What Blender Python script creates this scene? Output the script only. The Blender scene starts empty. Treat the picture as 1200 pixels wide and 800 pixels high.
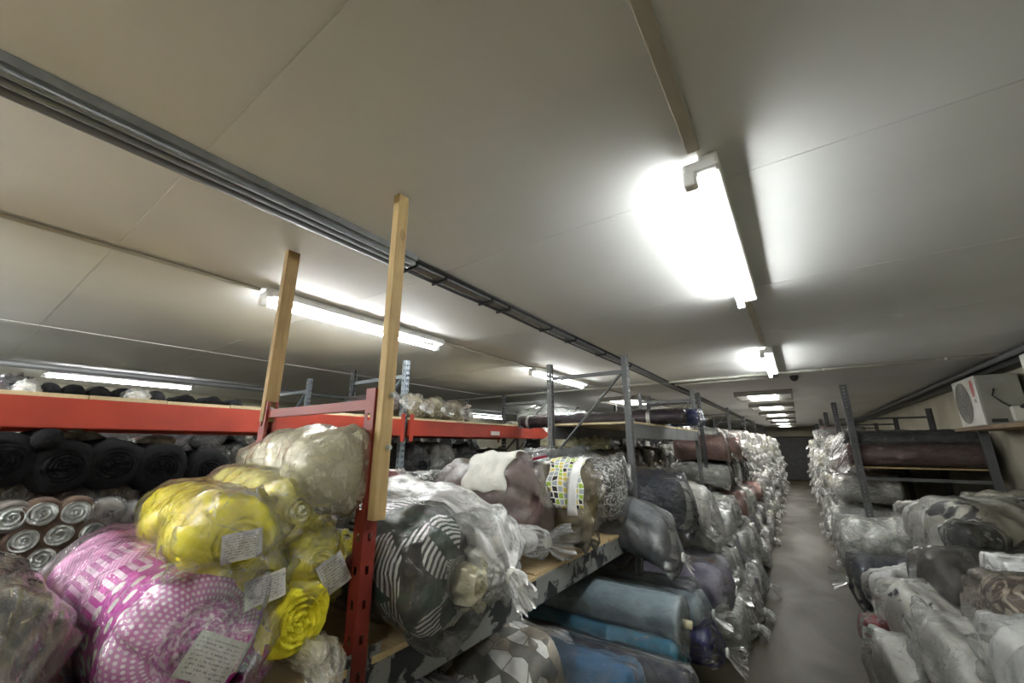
import bpy, bmesh, math, random
import numpy as np
from mathutils import Vector, Matrix
R = random.Random(7)
sc = bpy.context.scene
COL = sc.collection
PI = math.pi

# ------------------------------------------------------------------ camera
CZ = 1.85                       # camera height above the floor
FPX, PITCH, YAW = 465.0, math.radians(14.53), math.radians(35.0)
cd = bpy.data.cameras.new('camera'); cam = bpy.data.objects.new('camera', cd); COL.objects.link(cam)
cd.sensor_width = 36; cd.lens = FPX / 1200 * 36; cd.clip_start = .02; cd.clip_end = 100
cam.location = (0, 0, CZ); cam.rotation_euler = (PI / 2 + PITCH, 0, YAW)
sc.camera = cam
# ------------------------------------------------------------------ world, exposure
w = bpy.data.worlds.new('world'); sc.world = w; w.use_nodes = True
w.node_tree.nodes['Background'].inputs[0].default_value = (.8, .85, 1, 1)
w.node_tree.nodes['Background'].inputs[1].default_value = 0.02
vs = sc.view_settings
vs.view_transform = 'Standard'; vs.look = 'None'; vs.gamma = 1; vs.use_curve_mapping = False
vs.exposure = 2.55
TUBE_E = 14.5; FILL_E = 84.0                   # radiance of the tubes; the second for brighter fill lamps added out of view
PANEL_E = 3.8

# ------------------------------------------------------------------ pixel helpers (1200 x 800 photo)
_r = np.array([math.cos(YAW), math.sin(YAW), 0]); _f = np.array([-math.sin(YAW), math.cos(YAW), 0])
_z = np.array([0, 0, 1.]); _fw = math.cos(PITCH) * _f + math.sin(PITCH) * _z; _up = -math.sin(PITCH) * _f + math.cos(PITCH) * _z
def ray(u, v): return _r * (u - 600) / FPX + _up * (400 - v) / FPX + _fw
def PX(u, v, x): d = ray(u, v); d = d * x / d[0]; return Vector((d[0], d[1], d[2] + CZ))
def PY(u, v, y): d = ray(u, v); d = d * y / d[1]; return Vector((d[0], d[1], d[2] + CZ))
def V(x, y, zr): return Vector((x, y, CZ + zr))    # zr = height relative to the camera

# ------------------------------------------------------------------ node helpers
class NT:
    def __init__(s, name):
        s.m = bpy.data.materials.new(name); s.m.use_nodes = True
        s.t = s.m.node_tree; s.t.nodes.clear()
        s.out = s.n('ShaderNodeOutputMaterial')
    def n(s, typ, **kw):
        nd = s.t.nodes.new(typ)
        for k, v in kw.items(): setattr(nd, k, v)
        return nd
    def inp(s, sock, v):
        if v is None: return
        if isinstance(v, bpy.types.NodeSocket): s.t.links.new(v, sock)
        else:
            if isinstance(v, tuple) and len(v) == 3 and sock.type == 'RGBA': v = v + (1,)
            sock.default_value = v
    def ma(s, op, a, b=None, c=None):
        nd = s.n('ShaderNodeMath', operation=op)
        for i, v in enumerate((a, b, c)): s.inp(nd.inputs[i], v)
        return nd.outputs[0]
    def mix(s, f, a, b):
        nd = s.n('ShaderNodeMix', data_type='RGBA')
        s.inp(nd.inputs[0], f); s.inp(nd.inputs[6], a); s.inp(nd.inputs[7], b)
        return nd.outputs[2]
    def noise(s, vec, scale, detail=3, dist=0., rough=.5):
        nd = s.n('ShaderNodeTexNoise'); s.inp(nd.inputs['Vector'], vec)
        nd.inputs['Scale'].default_value = scale; nd.inputs['Detail'].default_value = detail
        nd.inputs['Distortion'].default_value = dist; nd.inputs['Roughness'].default_value = rough
        return nd.outputs['Fac']
    def voro(s, vec, scale, feature='F1', out='Distance', rnd=1.):
        nd = s.n('ShaderNodeTexVoronoi', feature=feature); s.inp(nd.inputs['Vector'], vec)
        nd.inputs['Scale'].default_value = scale; nd.inputs['Randomness'].default_value = rnd
        return nd.outputs[out]
    def mapr(s, vec, scale=(1, 1, 1), rot=(0, 0, 0), loc=(0, 0, 0)):
        nd = s.n('ShaderNodeMapping'); s.inp(nd.inputs[0], vec)
        nd.inputs['Scale'].default_value = scale; nd.inputs['Rotation'].default_value = rot; nd.inputs['Location'].default_value = loc
        return nd.outputs[0]
    def ramp(s, f, a, b, lo=0., hi=1.):
        nd = s.n('ShaderNodeMapRange'); s.inp(nd.inputs[0], f)
        nd.inputs[1].default_value = a; nd.inputs[2].default_value = b; nd.inputs[3].default_value = lo; nd.inputs[4].default_value = hi
        return nd.outputs[0]
    def obj(s): return s.n('ShaderNodeTexCoord').outputs['Object']
    def uv(s): return s.n('ShaderNodeTexCoord').outputs['UV']
    def sep(s, v):
        nd = s.n('ShaderNodeSeparateXYZ'); s.inp(nd.inputs[0], v); return nd.outputs
    def bump(s, h, strength=.3, dist=.01):
        nd = s.n('ShaderNodeBump'); nd.inputs['Strength'].default_value = strength; nd.inputs['Distance'].default_value = dist
        s.inp(nd.inputs['Height'], h); return nd.outputs[0]
    def pbr(s, col, rough=.6, metal=0., normal=None, spec=.5, coat=0.):
        b = s.n('ShaderNodeBsdfPrincipled')
        s.inp(b.inputs['Base Color'], col); s.inp(b.inputs['Roughness'], rough); s.inp(b.inputs['Metallic'], metal)
        s.inp(b.inputs['Specular IOR Level'], spec); s.inp(b.inputs['Coat Weight'], coat)
        if normal is not None: s.inp(b.inputs['Normal'], normal)
        s.t.links.new(b.outputs[0], s.out.inputs[0]); return b
    def emit(s, col, e):
        b = s.n('ShaderNodeEmission'); s.inp(b.inputs[0], col); s.inp(b.inputs[1], e)
        s.t.links.new(b.outputs[0], s.out.inputs[0])

M = {}
def m_plain(name, col, rough=.6, metal=0., bs=0., bscale=40, var=.12, vscale=6, spec=.5):
    t = NT(name); o = t.obj()
    nz = t.noise(o, vscale, 4)
    c = t.mix(t.ramp(nz, .3, .7), tuple(x * (1 - var) for x in col), tuple(min(1, x * (1 + var)) for x in col))
    nm = t.bump(t.noise(o, bscale, 3), bs, .004) if bs else None
    t.pbr(c, rough, metal, nm, spec); M[name] = t.m; return t.m
def m_chip(name, col, under, thr=.62, scale=9, rough=.5, stretch=(1, 1, 1)):
    t = NT(name); o = t.mapr(t.obj(), stretch)
    nz = t.noise(o, scale, 6, .4, .6); f = t.ramp(nz, thr, thr + .025)
    dirt = t.noise(o, 3, 5)
    c0 = t.mix(t.ramp(dirt, .35, .75), col, tuple(x * .62 for x in col))
    t.pbr(t.mix(f, c0, under), rough, 0., t.bump(t.ma('SUBTRACT', 1, f), .25, .002)); M[name] = t.m; return t.m
def m_wood(name, a, b, axis='z'):
    t = NT(name); o = t.obj()
    sc_ = {'z': (38, 38, 2.2), 'x': (2.2, 38, 38), 'y': (38, 2.2, 38)}[axis]
    g = t.noise(t.mapr(o, sc_), 1.2, 5, 1.2)
    big = t.noise(o, 5, 3)
    c = t.mix(t.ramp(g, .3, .7), a, b); c = t.mix(t.ramp(big, .45, .8), c, tuple(x * .7 for x in a))
    t.pbr(c, .7, 0, t.bump(g, .3, .003)); M[name] = t.m; return t.m
def m_fabric(name, col, col2=None, rough=.85, wv=260, sheen=True, fold=14):
    t = NT(name); uv = t.uv(); o = t.obj()
    nz = t.noise(o, fold, 4, .6)
    c = t.mix(t.ramp(nz, .3, .7), col, col2 or tuple(x * .8 for x in col))
    h = t.ma('ADD', t.noise(uv, wv, 2), t.ma('MULTIPLY', t.noise(o, fold * 1.5, 4, .8), 3.))
    t.pbr(c, rough, 0, t.bump(h, .45, .006), .14); M[name] = t.m; return t.m
def m_film(name, haze, tint=(.9, .9, .88), rough=.14, scale=9, bs=.6, fres=1.45):
    t = NT(name); o = t.obj()
    n1 = t.noise(t.mapr(o, (1, 2.2, 1.6)), scale, 5, 1.6, .6)
    n2 = t.voro(t.mapr(o, (1.2, 1, 2)), scale * 1.1)
    h = t.ma('ADD', n1, t.ma('MULTIPLY', n2, .55))
    nm = t.bump(h, bs, .022)
    tr = t.n('ShaderNodeBsdfTransparent'); t.inp(tr.inputs[0], (.97, .97, .97))
    di = t.n('ShaderNodeBsdfDiffuse'); t.inp(di.inputs[0], tint); t.inp(di.inputs['Normal'], nm)
    tl = t.n('ShaderNodeBsdfTranslucent'); t.inp(tl.inputs[0], tint); t.inp(tl.inputs['Normal'], nm)
    gl = t.n('ShaderNodeBsdfGlossy'); t.inp(gl.inputs[0], (1, 1, 1)); gl.inputs['Roughness'].default_value = rough; t.inp(gl.inputs['Normal'], nm)
    dm = t.n('ShaderNodeMixShader'); dm.inputs[0].default_value = .25
    t.t.links.new(di.outputs[0], dm.inputs[1]); t.t.links.new(tl.outputs[0], dm.inputs[2])
    m1 = t.n('ShaderNodeMixShader')
    crs = t.voro(t.mapr(o, (.55, 1.7, 1.3), (.5, .3, .4)), scale * .75, 'DISTANCE_TO_EDGE')
    line = t.ma('MULTIPLY', t.ramp(crs, 0, .03, 1, 0), t.ramp(n1, .45, .6, 0, 1))  # whitish crease lines, also standing in for streak highlights on the film
    hz = t.ma('ADD', t.ma('MULTIPLY', t.ramp(n1, .38, .68, .3, 1.7), haze), t.ma('MULTIPLY', line, .26)); hz = t.ma('MINIMUM', hz, 1.)
    t.inp(m1.inputs[0], hz); t.t.links.new(tr.outputs[0], m1.inputs[1]); t.t.links.new(dm.outputs[0], m1.inputs[2])
    fr = t.n('ShaderNodeFresnel'); fr.inputs[0].default_value = fres; t.inp(fr.inputs['Normal'], nm)
    m2 = t.n('ShaderNodeMixShader'); t.inp(m2.inputs[0], t.ma('ADD', fr.outputs[0], .03))
    t.t.links.new(m1.outputs[0], m2.inputs[1]); t.t.links.new(gl.outputs[0], m2.inputs[2])
    t.t.links.new(m2.outputs[0], t.out.inputs[0]); M[name] = t.m; return t.m

# surfaces
def mats_surfaces():
    t = NT('ceiling_paint'); o = t.obj()
    big = t.noise(o, .55, 4, .5); mid = t.noise(o, 2.4, 5); st = t.noise(t.mapr(o, (1, .45, 1)), .8, 5, 1.)
    c = t.mix(t.ramp(big, .35, .7), (.77, .77, .755), (.73, .72, .695))
    c = t.mix(t.ramp(st, .6, .8, 0, .45), c, (.58, .52, .41))
    c = t.mix(t.ramp(mid, .35, .75, 0, .22), c, (.58, .56, .51))
    fine = t.noise(o, 55, 4); lump = t.noise(o, 9, 4)
    t.pbr(c, .62, 0, t.bump(t.ma('ADD', fine, t.ma('MULTIPLY', lump, 2.)), .09, .006), .35); M['ceil'] = t.m
    t = NT('floor_concrete'); o = t.obj()
    big = t.noise(t.mapr(o, (1, .5, 1)), 1.1, 5, .8); fine = t.noise(o, 22, 5); sp = t.noise(o, 45, 2)
    c = t.mix(t.ramp(big, .35, .68), (.066, .056, .031), (.036, .030, .017)); c = t.mix(t.ramp(fine, .4, .7, 0, .4), c, (.045, .04, .03))
    c = t.mix(t.ramp(sp, .73, .76), c, (.03, .03, .03))
    t.pbr(c, t.ramp(big, .3, .7, .42, .6), 0, t.bump(fine, .12, .004), .18); M['floor'] = t.m
    m_plain('wall_paint', (.40, .37, .28), .8, 0, .2, 25, .15, 2)
    m_plain('door_grey', (.09, .09, .09), .6, .2, 0, 30, .2, 8)
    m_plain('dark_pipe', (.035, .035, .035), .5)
    m_plain('grey_pipe', (.16, .16, .16), .45, .3)
    m_plain('white_pvc', (.62, .60, .54), .45)
    m_plain('brown_strip', (.50, .46, .38), .6, 0, .2, 60)
    m_plain('steel_strut', (.24, .25, .25), .4, .7, .1, 90, .15, 20)
    m_plain('black_plastic', (.015, .015, .015), .4)
    m_plain('white_plastic', (.75, .75, .73), .4)
    m_plain('fixture_white', (.8, .8, .78), .35)
    m_plain('ac_white', (.55, .53, .47), .45)
    m_plain('ac_side', (.27, .255, .215), .5)
    m_plain('grille_grey', (.27, .26, .23), .6)
    m_plain('logo_red', (.35, .03, .03), .4)
    m_plain('bolt', (.6, .6, .58), .3, .8)
    m_chip('red_paint', (.25, .03, .018), (.12, .02, .012), .70, 14)
    m_chip('red_beam', (.43, .045, .02), (.20, .03, .015), .74, 12)
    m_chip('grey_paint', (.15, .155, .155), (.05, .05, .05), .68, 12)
    m_chip('grey_chip', (.27, .275, .265), (.018, .02, .022), .53, 7, .55)
    m_chip('blue_grey', (.20, .225, .255), (.10, .10, .11), .7, 16)
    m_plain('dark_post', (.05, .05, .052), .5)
    m_wood('timber', (.42, .28, .11), (.54, .39, .18), 'z')
    m_wood('timber_brown', (.30, .19, .075), (.42, .28, .12), 'z')
    m_wood('brown_plank', (.16, .10, .05), (.22, .15, .08), 'y')
    m_wood('deck', (.50, .36, .18), (.62, .48, .27), 'x')
    m_wood('deck_pale', (.55, .44, .26), (.66, .54, .34), 'x')
    for k, c, e in (('tube', (.96, 1, 1), TUBE_E), ('twin', (.96, 1, 1), FILL_E), ('panel', (1, .98, .93), PANEL_E)):  # twin = single tubes at raised strength, for the added fill lamps
        t = NT('glow_' + k); t.emit(c, e); M['glow_' + k] = t.m
    # printed paper
    t = NT('paper'); uv = t.uv(); s = t.sep(uv)
    row = t.ma('FRACT', t.ma('MULTIPLY', s[1], 11.)); inrow = t.ma('LESS_THAN', t.ma('ABSOLUTE', t.ma('SUBTRACT', row, .5)), .2)
    word = t.noise(t.mapr(uv, (14, 11, 1)), 1.6, 2); wd = t.ma('GREATER_THAN', word, .5)
    mg = t.ma('MULTIPLY', t.ma('LESS_THAN', t.ma('ABSOLUTE', t.ma('SUBTRACT', s[0], .5)), .42), t.ma('LESS_THAN', t.ma('ABSOLUTE', t.ma('SUBTRACT', s[1], .5)), .43))
    ink = t.ma('MULTIPLY', t.ma('MULTIPLY', inrow, wd), mg)
    t.pbr(t.mix(t.ma('MULTIPLY', ink, .75), (.62, .60, .55), (.12, .11, .11)), .6); M['paper'] = t.m
mats_surfaces()
F = m_fabric
F('f_yellow', (.84, .76, .05), (.78, .66, .03)); F('f_yellow_pale', (.84, .78, .26), (.76, .66, .14)); F('f_cream', (.76, .72, .52), (.66, .61, .43))
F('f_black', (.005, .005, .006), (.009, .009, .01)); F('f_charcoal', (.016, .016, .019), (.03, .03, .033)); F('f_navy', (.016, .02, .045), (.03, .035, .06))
F('f_brown', (.09, .06, .045), (.14, .10, .08)); F('f_taupe', (.16, .14, .13), (.11, .10, .09)); F('f_white', (.88, .88, .86), (.80, .80, .79))
F('f_paperwhite', (.66, .68, .66), (.36, .38, .37), fold=45); F('f_blue', (.02, .035, .16), (.03, .05, .2)); F('f_lightblue', (.36, .45, .50), (.27, .35, .40)); F('f_teal', (.07, .27, .40), (.05, .2, .32))
F('f_midblue', (.06, .19, .36), (.04, .14, .28)); F('f_indigo', (.035, .035, .22), (.02, .02, .13)); F('f_lavender', (.40, .37, .48), (.30, .28, .37)); F('f_mauve', (.20, .13, .12), (.13, .085, .08))
F('f_olive', (.22, .18, .095), (.14, .115, .06)); F('f_burgundy', (.10, .035, .045), (.06, .025, .032)); F('f_purple', (.05, .028, .04), (.035, .02, .03)); F('f_rose', (.40, .22, .19), (.30, .16, .14))
F('f_red', (.36, .02, .03), (.26, .012, .02)); F('f_pinkred', (.34, .05, .09), (.24, .04, .06)); F('f_pale', (.80, .79, .73), (.68, .67, .62)); F('f_greygreen', (.48, .49, .45), (.36, .37, .34))
F('f_creamflower', (.62, .58, .42), (.35, .33, .22), fold=30); F('f_steel', (.2, .215, .24), (.14, .15, .17)); F('f_royal', (.03, .05, .2), (.02, .03, .12))
def pat_pink():
    t = NT('f_pink'); uv = t.uv(); s = t.sep(uv); o = t.obj()
    x = s[1]; a = s[0]
    xx = t.ma('ADD', x, t.ma('MULTIPLY', t.ma('SINE', t.ma('MULTIPLY', a, 4.)), .05))
    def dots(scl, rad):
        fx = t.ma('SUBTRACT', t.ma('FRACT', t.ma('MULTIPLY', xx, scl)), .5); row = t.ma('FLOOR', t.ma('MULTIPLY', xx, scl))
        fa = t.ma('SUBTRACT', t.ma('FRACT', t.ma('ADD', t.ma('MULTIPLY', a, scl), t.ma('MULTIPLY', row, .5))), .5)
        d = t.ma('SQRT', t.ma('ADD', t.ma('MULTIPLY', fx, fx), t.ma('MULTIPLY', fa, fa)))
        return t.ma('LESS_THAN', d, rad)
    stripes = t.ma('GREATER_THAN', t.ma('FRACT', t.ma('MULTIPLY', a, 38.)), .52)
    def band(lo, hi): return t.ma('MULTIPLY', t.ma('GREATER_THAN', xx, lo), t.ma('LESS_THAN', xx, hi))
    mag, pale, wh = (.55, .025, .37), (.58, .18, .43), (.82, .60, .74)
    c = t.mix(dots(70., .3), pale, wh)
    c = t.mix(band(.63, .72), c, t.mix(stripes, (.58, .07, .38), wh))
    c = t.mix(band(.72, .905), c, t.mix(dots(17., .27), mag, (.86, .82, .78)))
    c = t.mix(band(.40, .54), c, t.mix(stripes, pale, wh))
    t.pbr(c, .8, 0, t.bump(t.noise(o, 25, 4, .8), .4, .006), .3); M['f_pink'] = t.m
pat_pink()
def pat_pinkend():
    t = NT('f_pink_end'); o = t.obj()
    t.pbr(t.mix(t.ramp(t.noise(o, 90, 3), .45, .6), (.56, .14, .42), (.80, .55, .70)), .85, 0, t.bump(t.noise(o, 70, 4), .6, .006)); M['f_pink_end'] = t.m
pat_pinkend()
def pat_green():
    t = NT('f_greenstripe'); uv = t.uv(); s = t.sep(uv); o = t.obj()
    cell = t.voro(t.mapr(uv, (10, 10, 0)), 1.0, 'F1', 'Color'); cs = t.sep(cell)
    ang = t.ma('GREATER_THAN', cs[2], .5)
    st = t.mix(ang, t.mapr(uv, (52, 0, 0)), t.mapr(uv, (0, 52, 0)))
    ss = t.sep(st); k = t.ma('FRACT', t.ma('ADD', ss[0], ss[1])); stripe = t.ma('GREATER_THAN', k, .5)
    base = t.mix(t.ma('GREATER_THAN', cs[0], .5), (.016, .05, .032), (.022, .022, .026))
    c = t.mix(t.ma('MULTIPLY', t.ma('GREATER_THAN', cs[1], .52), stripe), base, (.62, .62, .60))
    t.pbr(c, .75, 0, t.bump(t.noise(o, 16, 4, .8), .5, .01)); M['f_greenstripe'] = t.m
pat_green()
def pat_hex():
    t = NT('f_hexprint'); uv = t.uv()
    vv = t.mapr(uv, (1, 1, 0)); col = t.voro(vv, 36., 'F1', 'Color', .25); ed = t.voro(vv, 36., 'DISTANCE_TO_EDGE', 'Distance', .25)
    s = t.sep(col)
    c = t.mix(t.ma('GREATER_THAN', s[0], .35), (.03, .03, .03), (.36, .40, .42))
    c = t.mix(t.ma('GREATER_THAN', s[1], .62), c, (.33, .50, .05)); c = t.mix(t.ma('GREATER_THAN', s[2], .72), c, (.62, .52, .10))
    c = t.mix(t.ma('LESS_THAN', ed, .10), c, (.78, .76, .68))
    t.pbr(c, .8); M['f_hexprint'] = t.m
pat_hex()
def pat_geo():
    t = NT('f_geoprint'); uv = t.uv(); o = t.obj()
    wv = t.mapr(t.obj(), (1, 1, 1)); col = t.voro(wv, 13., 'F1', 'Color'); ed = t.voro(wv, 13., 'DISTANCE_TO_EDGE', 'Distance')
    s = t.sep(col)
    c = t.mix(t.ma('GREATER_THAN', s[0], .55), (.86, .85, .82), (.42, .36, .28)); c = t.mix(t.ma('GREATER_THAN', s[1], .85), c, (.2, .19, .17))
    c = t.mix(t.ma('LESS_THAN', ed, .025), c, (.2, .17, .13))
    t.pbr(c, .75, 0, t.bump(t.noise(o, 20, 4), .4, .008)); M['f_geoprint'] = t.m
pat_geo()
def pat_scrib(name, a, b, scale, thr=.5, dist=2.5):
    t = NT(name); o = t.obj()
    n = t.noise(o, scale, 4, dist, .6); f = t.ramp(n, thr - .03, thr + .03)
    t.pbr(t.mix(f, a, b), .8, 0, t.bump(t.noise(o, 18, 4, .8), .5, .01)); M[name] = t.m
pat_scrib('f_scribble', (.035, .035, .04), (.62, .61, .58), 22, .52)
pat_scrib('f_patch_grey', (.045, .047, .055), (.60, .59, .55), 5, .56, .6)
pat_scrib('f_patch_teal', (.86, .85, .80), (.09, .15, .15), 5, .60, .5)
pat_scrib('f_catprint', (.86, .84, .78), (.05, .05, .055), 6.5, .63, .5)
pat_scrib('f_greybw', (.60, .58, .50), (.03, .03, .035), 5, .58, .8)
pat_scrib('f_camo', (.22, .19, .10), (.42, .36, .22), 18, .5, 1.)
pat_scrib('f_brownstripe', (.10, .06, .04), (.42, .34, .24), 9, .5, 1.8)
def pat_stripe(name, a, b, n):
    t = NT(name); s = t.sep(t.uv()); o = t.obj()
    t.pbr(t.mix(t.ma('GREATER_THAN', t.ma('FRACT', t.ma('MULTIPLY', s[0], n)), .6), a, b), .8, 0, t.bump(t.noise(o, 18, 4), .4, .008)); M[name] = t.m
pat_stripe('f_whitestripe', (.66, .66, .66), (.12, .12, .14), 22)
m_film('film_clear', .06); m_film('film_milky', .19, (.86, .86, .84), .16); m_film('film_bag', .8, (.90, .90, .89), .25, 5, .4)
m_film('film_tan', .20, (.60, .54, .43), .14); m_film('film_grey', .14, (.66, .67, .67), .14); m_film('film_cream', .34, (.74, .70, .55), .18, 7)
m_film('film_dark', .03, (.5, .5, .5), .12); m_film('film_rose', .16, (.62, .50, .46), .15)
m_film('film_white', .40, (.86, .87, .84), .2, 6, .6)

# ------------------------------------------------------------------ mesh helpers
def link(o, parent=None):
    COL.objects.link(o)
    if parent is not None: o.parent = parent
    return o
def tag(o, label=None, cat=None, group=None, kind=None):
    if label: o['label'] = label
    if cat: o['category'] = cat
    if group: o['group'] = group
    if kind: o['kind'] = kind
    return o
def empty(name, loc, label=None, cat=None, group=None):
    o = bpy.data.objects.new(name, None); o.empty_display_size = .05; o.location = loc; link(o)
    return tag(o, label, cat, group)
class MB:
    def __init__(s): s.v = []; s.f = []; s.uv = []
    def box(s, x0, x1, y0, y1, z0, z1):
        n = len(s.v)
        s.v += [(x, y, z) for z in (z0, z1) for y in (y0, y1) for x in (x0, x1)]
        for q in ((0, 2, 3, 1), (4, 5, 7, 6), (0, 1, 5, 4), (2, 6, 7, 3), (0, 4, 6, 2), (1, 3, 7, 5)): s.f.append([n + i for i in q])
        return s
    def quad(s, *p):
        n = len(s.v); s.v += [tuple(q) for q in p]; s.f.append(list(range(n, n + len(p)))); return s
    def bar(s, a, b, wd, ht, upv=(0, 0, 1)):
        a, b = Vector(a), Vector(b); d = (b - a).normalized(); u = Vector(upv); sd = d.cross(u)
        if sd.length < 1e-4: sd = d.cross(Vector((1, 0, 0)))
        sd.normalize(); u = sd.cross(d); n = len(s.v)
        for p in (a, b):
            for i, j in ((-1, -1), (1, -1), (1, 1), (-1, 1)): s.v.append(tuple(p + sd * (i * wd / 2) + u * (j * ht / 2)))
        for q in ((0, 3, 2, 1), (4, 5, 6, 7), (0, 1, 5, 4), (1, 2, 6, 5), (2, 3, 7, 6), (3, 0, 4, 7)): s.f.append([n + i for i in q])
        return s
    def tube(s, pts, r, k=10, cap=True):
        pts = [Vector(p) for p in pts]; n0 = len(s.v); m = len(pts)
        rr = r if isinstance(r, (list, tuple)) else [r] * m
        for i, p in enumerate(pts):
            d = (pts[min(i + 1, m - 1)] - pts[max(i - 1, 0)]).normalized()
            a = d.cross(Vector((0, 0, 1)));
            if a.length < 1e-3: a = d.cross(Vector((1, 0, 0)))
            a.normalize(); b = a.cross(d)
            for j in range(k):
                t = 2 * PI * j / k; s.v.append(tuple(p + a * (rr[i] * math.cos(t)) + b * (rr[i] * math.sin(t))))
        for i in range(m - 1):
            for j in range(k):
                s.f.append([n0 + i * k + j, n0 + i * k + (j + 1) % k, n0 + (i + 1) * k + (j + 1) % k, n0 + (i + 1) * k + j])
        if cap: s.f.append([n0 + j for j in range(k)][::-1]); s.f.append([n0 + (m - 1) * k + j for j in range(k)])
        return s
    def mesh(s, name, smooth=False):
        me = bpy.data.meshes.new(name); me.from_pydata(s.v, [], s.f); me.update()
        bm = bmesh.new(); bm.from_mesh(me); bmesh.ops.recalc_face_normals(bm, faces=bm.faces); bm.to_mesh(me); bm.free()
        if smooth:
            for p in me.polygons: p.use_smooth = True
        return me
    def build(s, name, mat, parent=None, origin=None, smooth=False, bevel=0.):
        off = Vector(origin) if origin is not None else (parent.location if parent is not None and parent.type == 'EMPTY' else None)
        if off is not None: s.v = [tuple(Vector(p) - off) for p in s.v]
        o = bpy.data.objects.new(name, s.mesh(name, smooth)); o.data.materials.append(M[mat]); link(o, parent)
        if parent is None and off is not None: o.location = off
        if bevel:
            b = o.modifiers.new('bevel', 'BEVEL'); b.width = bevel; b.segments = 2; b.limit_method = 'ANGLE'
        return o
def copy_tree(o, parent=None):
    c = o.copy(); COL.objects.link(c); c.parent = parent
    for ch in o.children: copy_tree(ch, c)
    return c

# value noise on numpy arrays
def _h(i, j, k, seed):
    n = (i * 374761393 + j * 668265263 + k * 2147483647 + seed * 144665) & 0x7fffffff
    n = ((n ^ (n >> 13)) * 1274126177) & 0x7fffffff
    n = (n ^ (n >> 16)) & 0xffff
    return n / 32767.5 - 1
def vnoise(p, seed=0):
    p = np.asarray(p, float); i = np.floor(p).astype(np.int64); t = p - i; t = t * t * (3 - 2 * t)
    r = 0
    for a in (0, 1):
        for b in (0, 1):
            for c in (0, 1):
                wt = (t[..., 0] if a else 1 - t[..., 0]) * (t[..., 1] if b else 1 - t[..., 1]) * (t[..., 2] if c else 1 - t[..., 2])
                r = r + wt * _h(i[..., 0] + a, i[..., 1] + b, i[..., 2] + c, seed)
    return r
def fbm(p, seed, octv=3):
    r = 0; a = 1.
    for k in range(octv): r = r + a * vnoise(np.asarray(p) * (2 ** k), seed + k * 17); a *= .5
    return r
def ridge(p, seed, octv=3):
    r = 0; a = 1.
    for k in range(octv): r = r + a * (1 - np.abs(vnoise(np.asarray(p) * (2 ** k), seed + k * 31))); a *= .5
    return r / 1.75
def grid_mesh(name, P, UV, capa=True, capb=True, mats=(), matfn=None, smooth=True):
    n, k = P.shape[:2]
    vs_ = P.reshape(-1, 3).tolist(); fs = []
    for i in range(n - 1):
        for j in range(k): fs.append((i * k + j, i * k + (j + 1) % k, (i + 1) * k + (j + 1) % k, (i + 1) * k + j))
    if capa: fs.append(tuple(range(k))[::-1])
    if capb: fs.append(tuple((n - 1) * k + j for j in range(k)))
    me = bpy.data.meshes.new(name); me.from_pydata(vs_, [], fs)
    uvl = me.uv_layers.new(name='UVMap'); li = np.zeros(len(me.loops), np.int32); me.loops.foreach_get('vertex_index', li)
    u = UV.reshape(-1, 2)[li]; uvl.data.foreach_set('uv', u.astype(np.float32).ravel())
    for m in mats: me.materials.append(M[m])
    if smooth: me.polygons.foreach_set('use_smooth', np.ones(len(me.polygons), bool))
    if matfn:
        mi = np.zeros(len(me.polygons), np.int32)
        for i in range(n - 1):
            for j in range(k): mi[i * k + j] = matfn(i)
        mi[(n - 1) * k:] = matfn(n - 2)
        me.polygons.foreach_set('material_index', mi)
    me.update(); return me
def frame(A, B):
    d = (Vector(B) - Vector(A)); L = d.length; d.normalize()
    s = Vector((0, 0, 1)).cross(d); s.normalize(); u = d.cross(s)
    return np.array([d, s, u]), L

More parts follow.
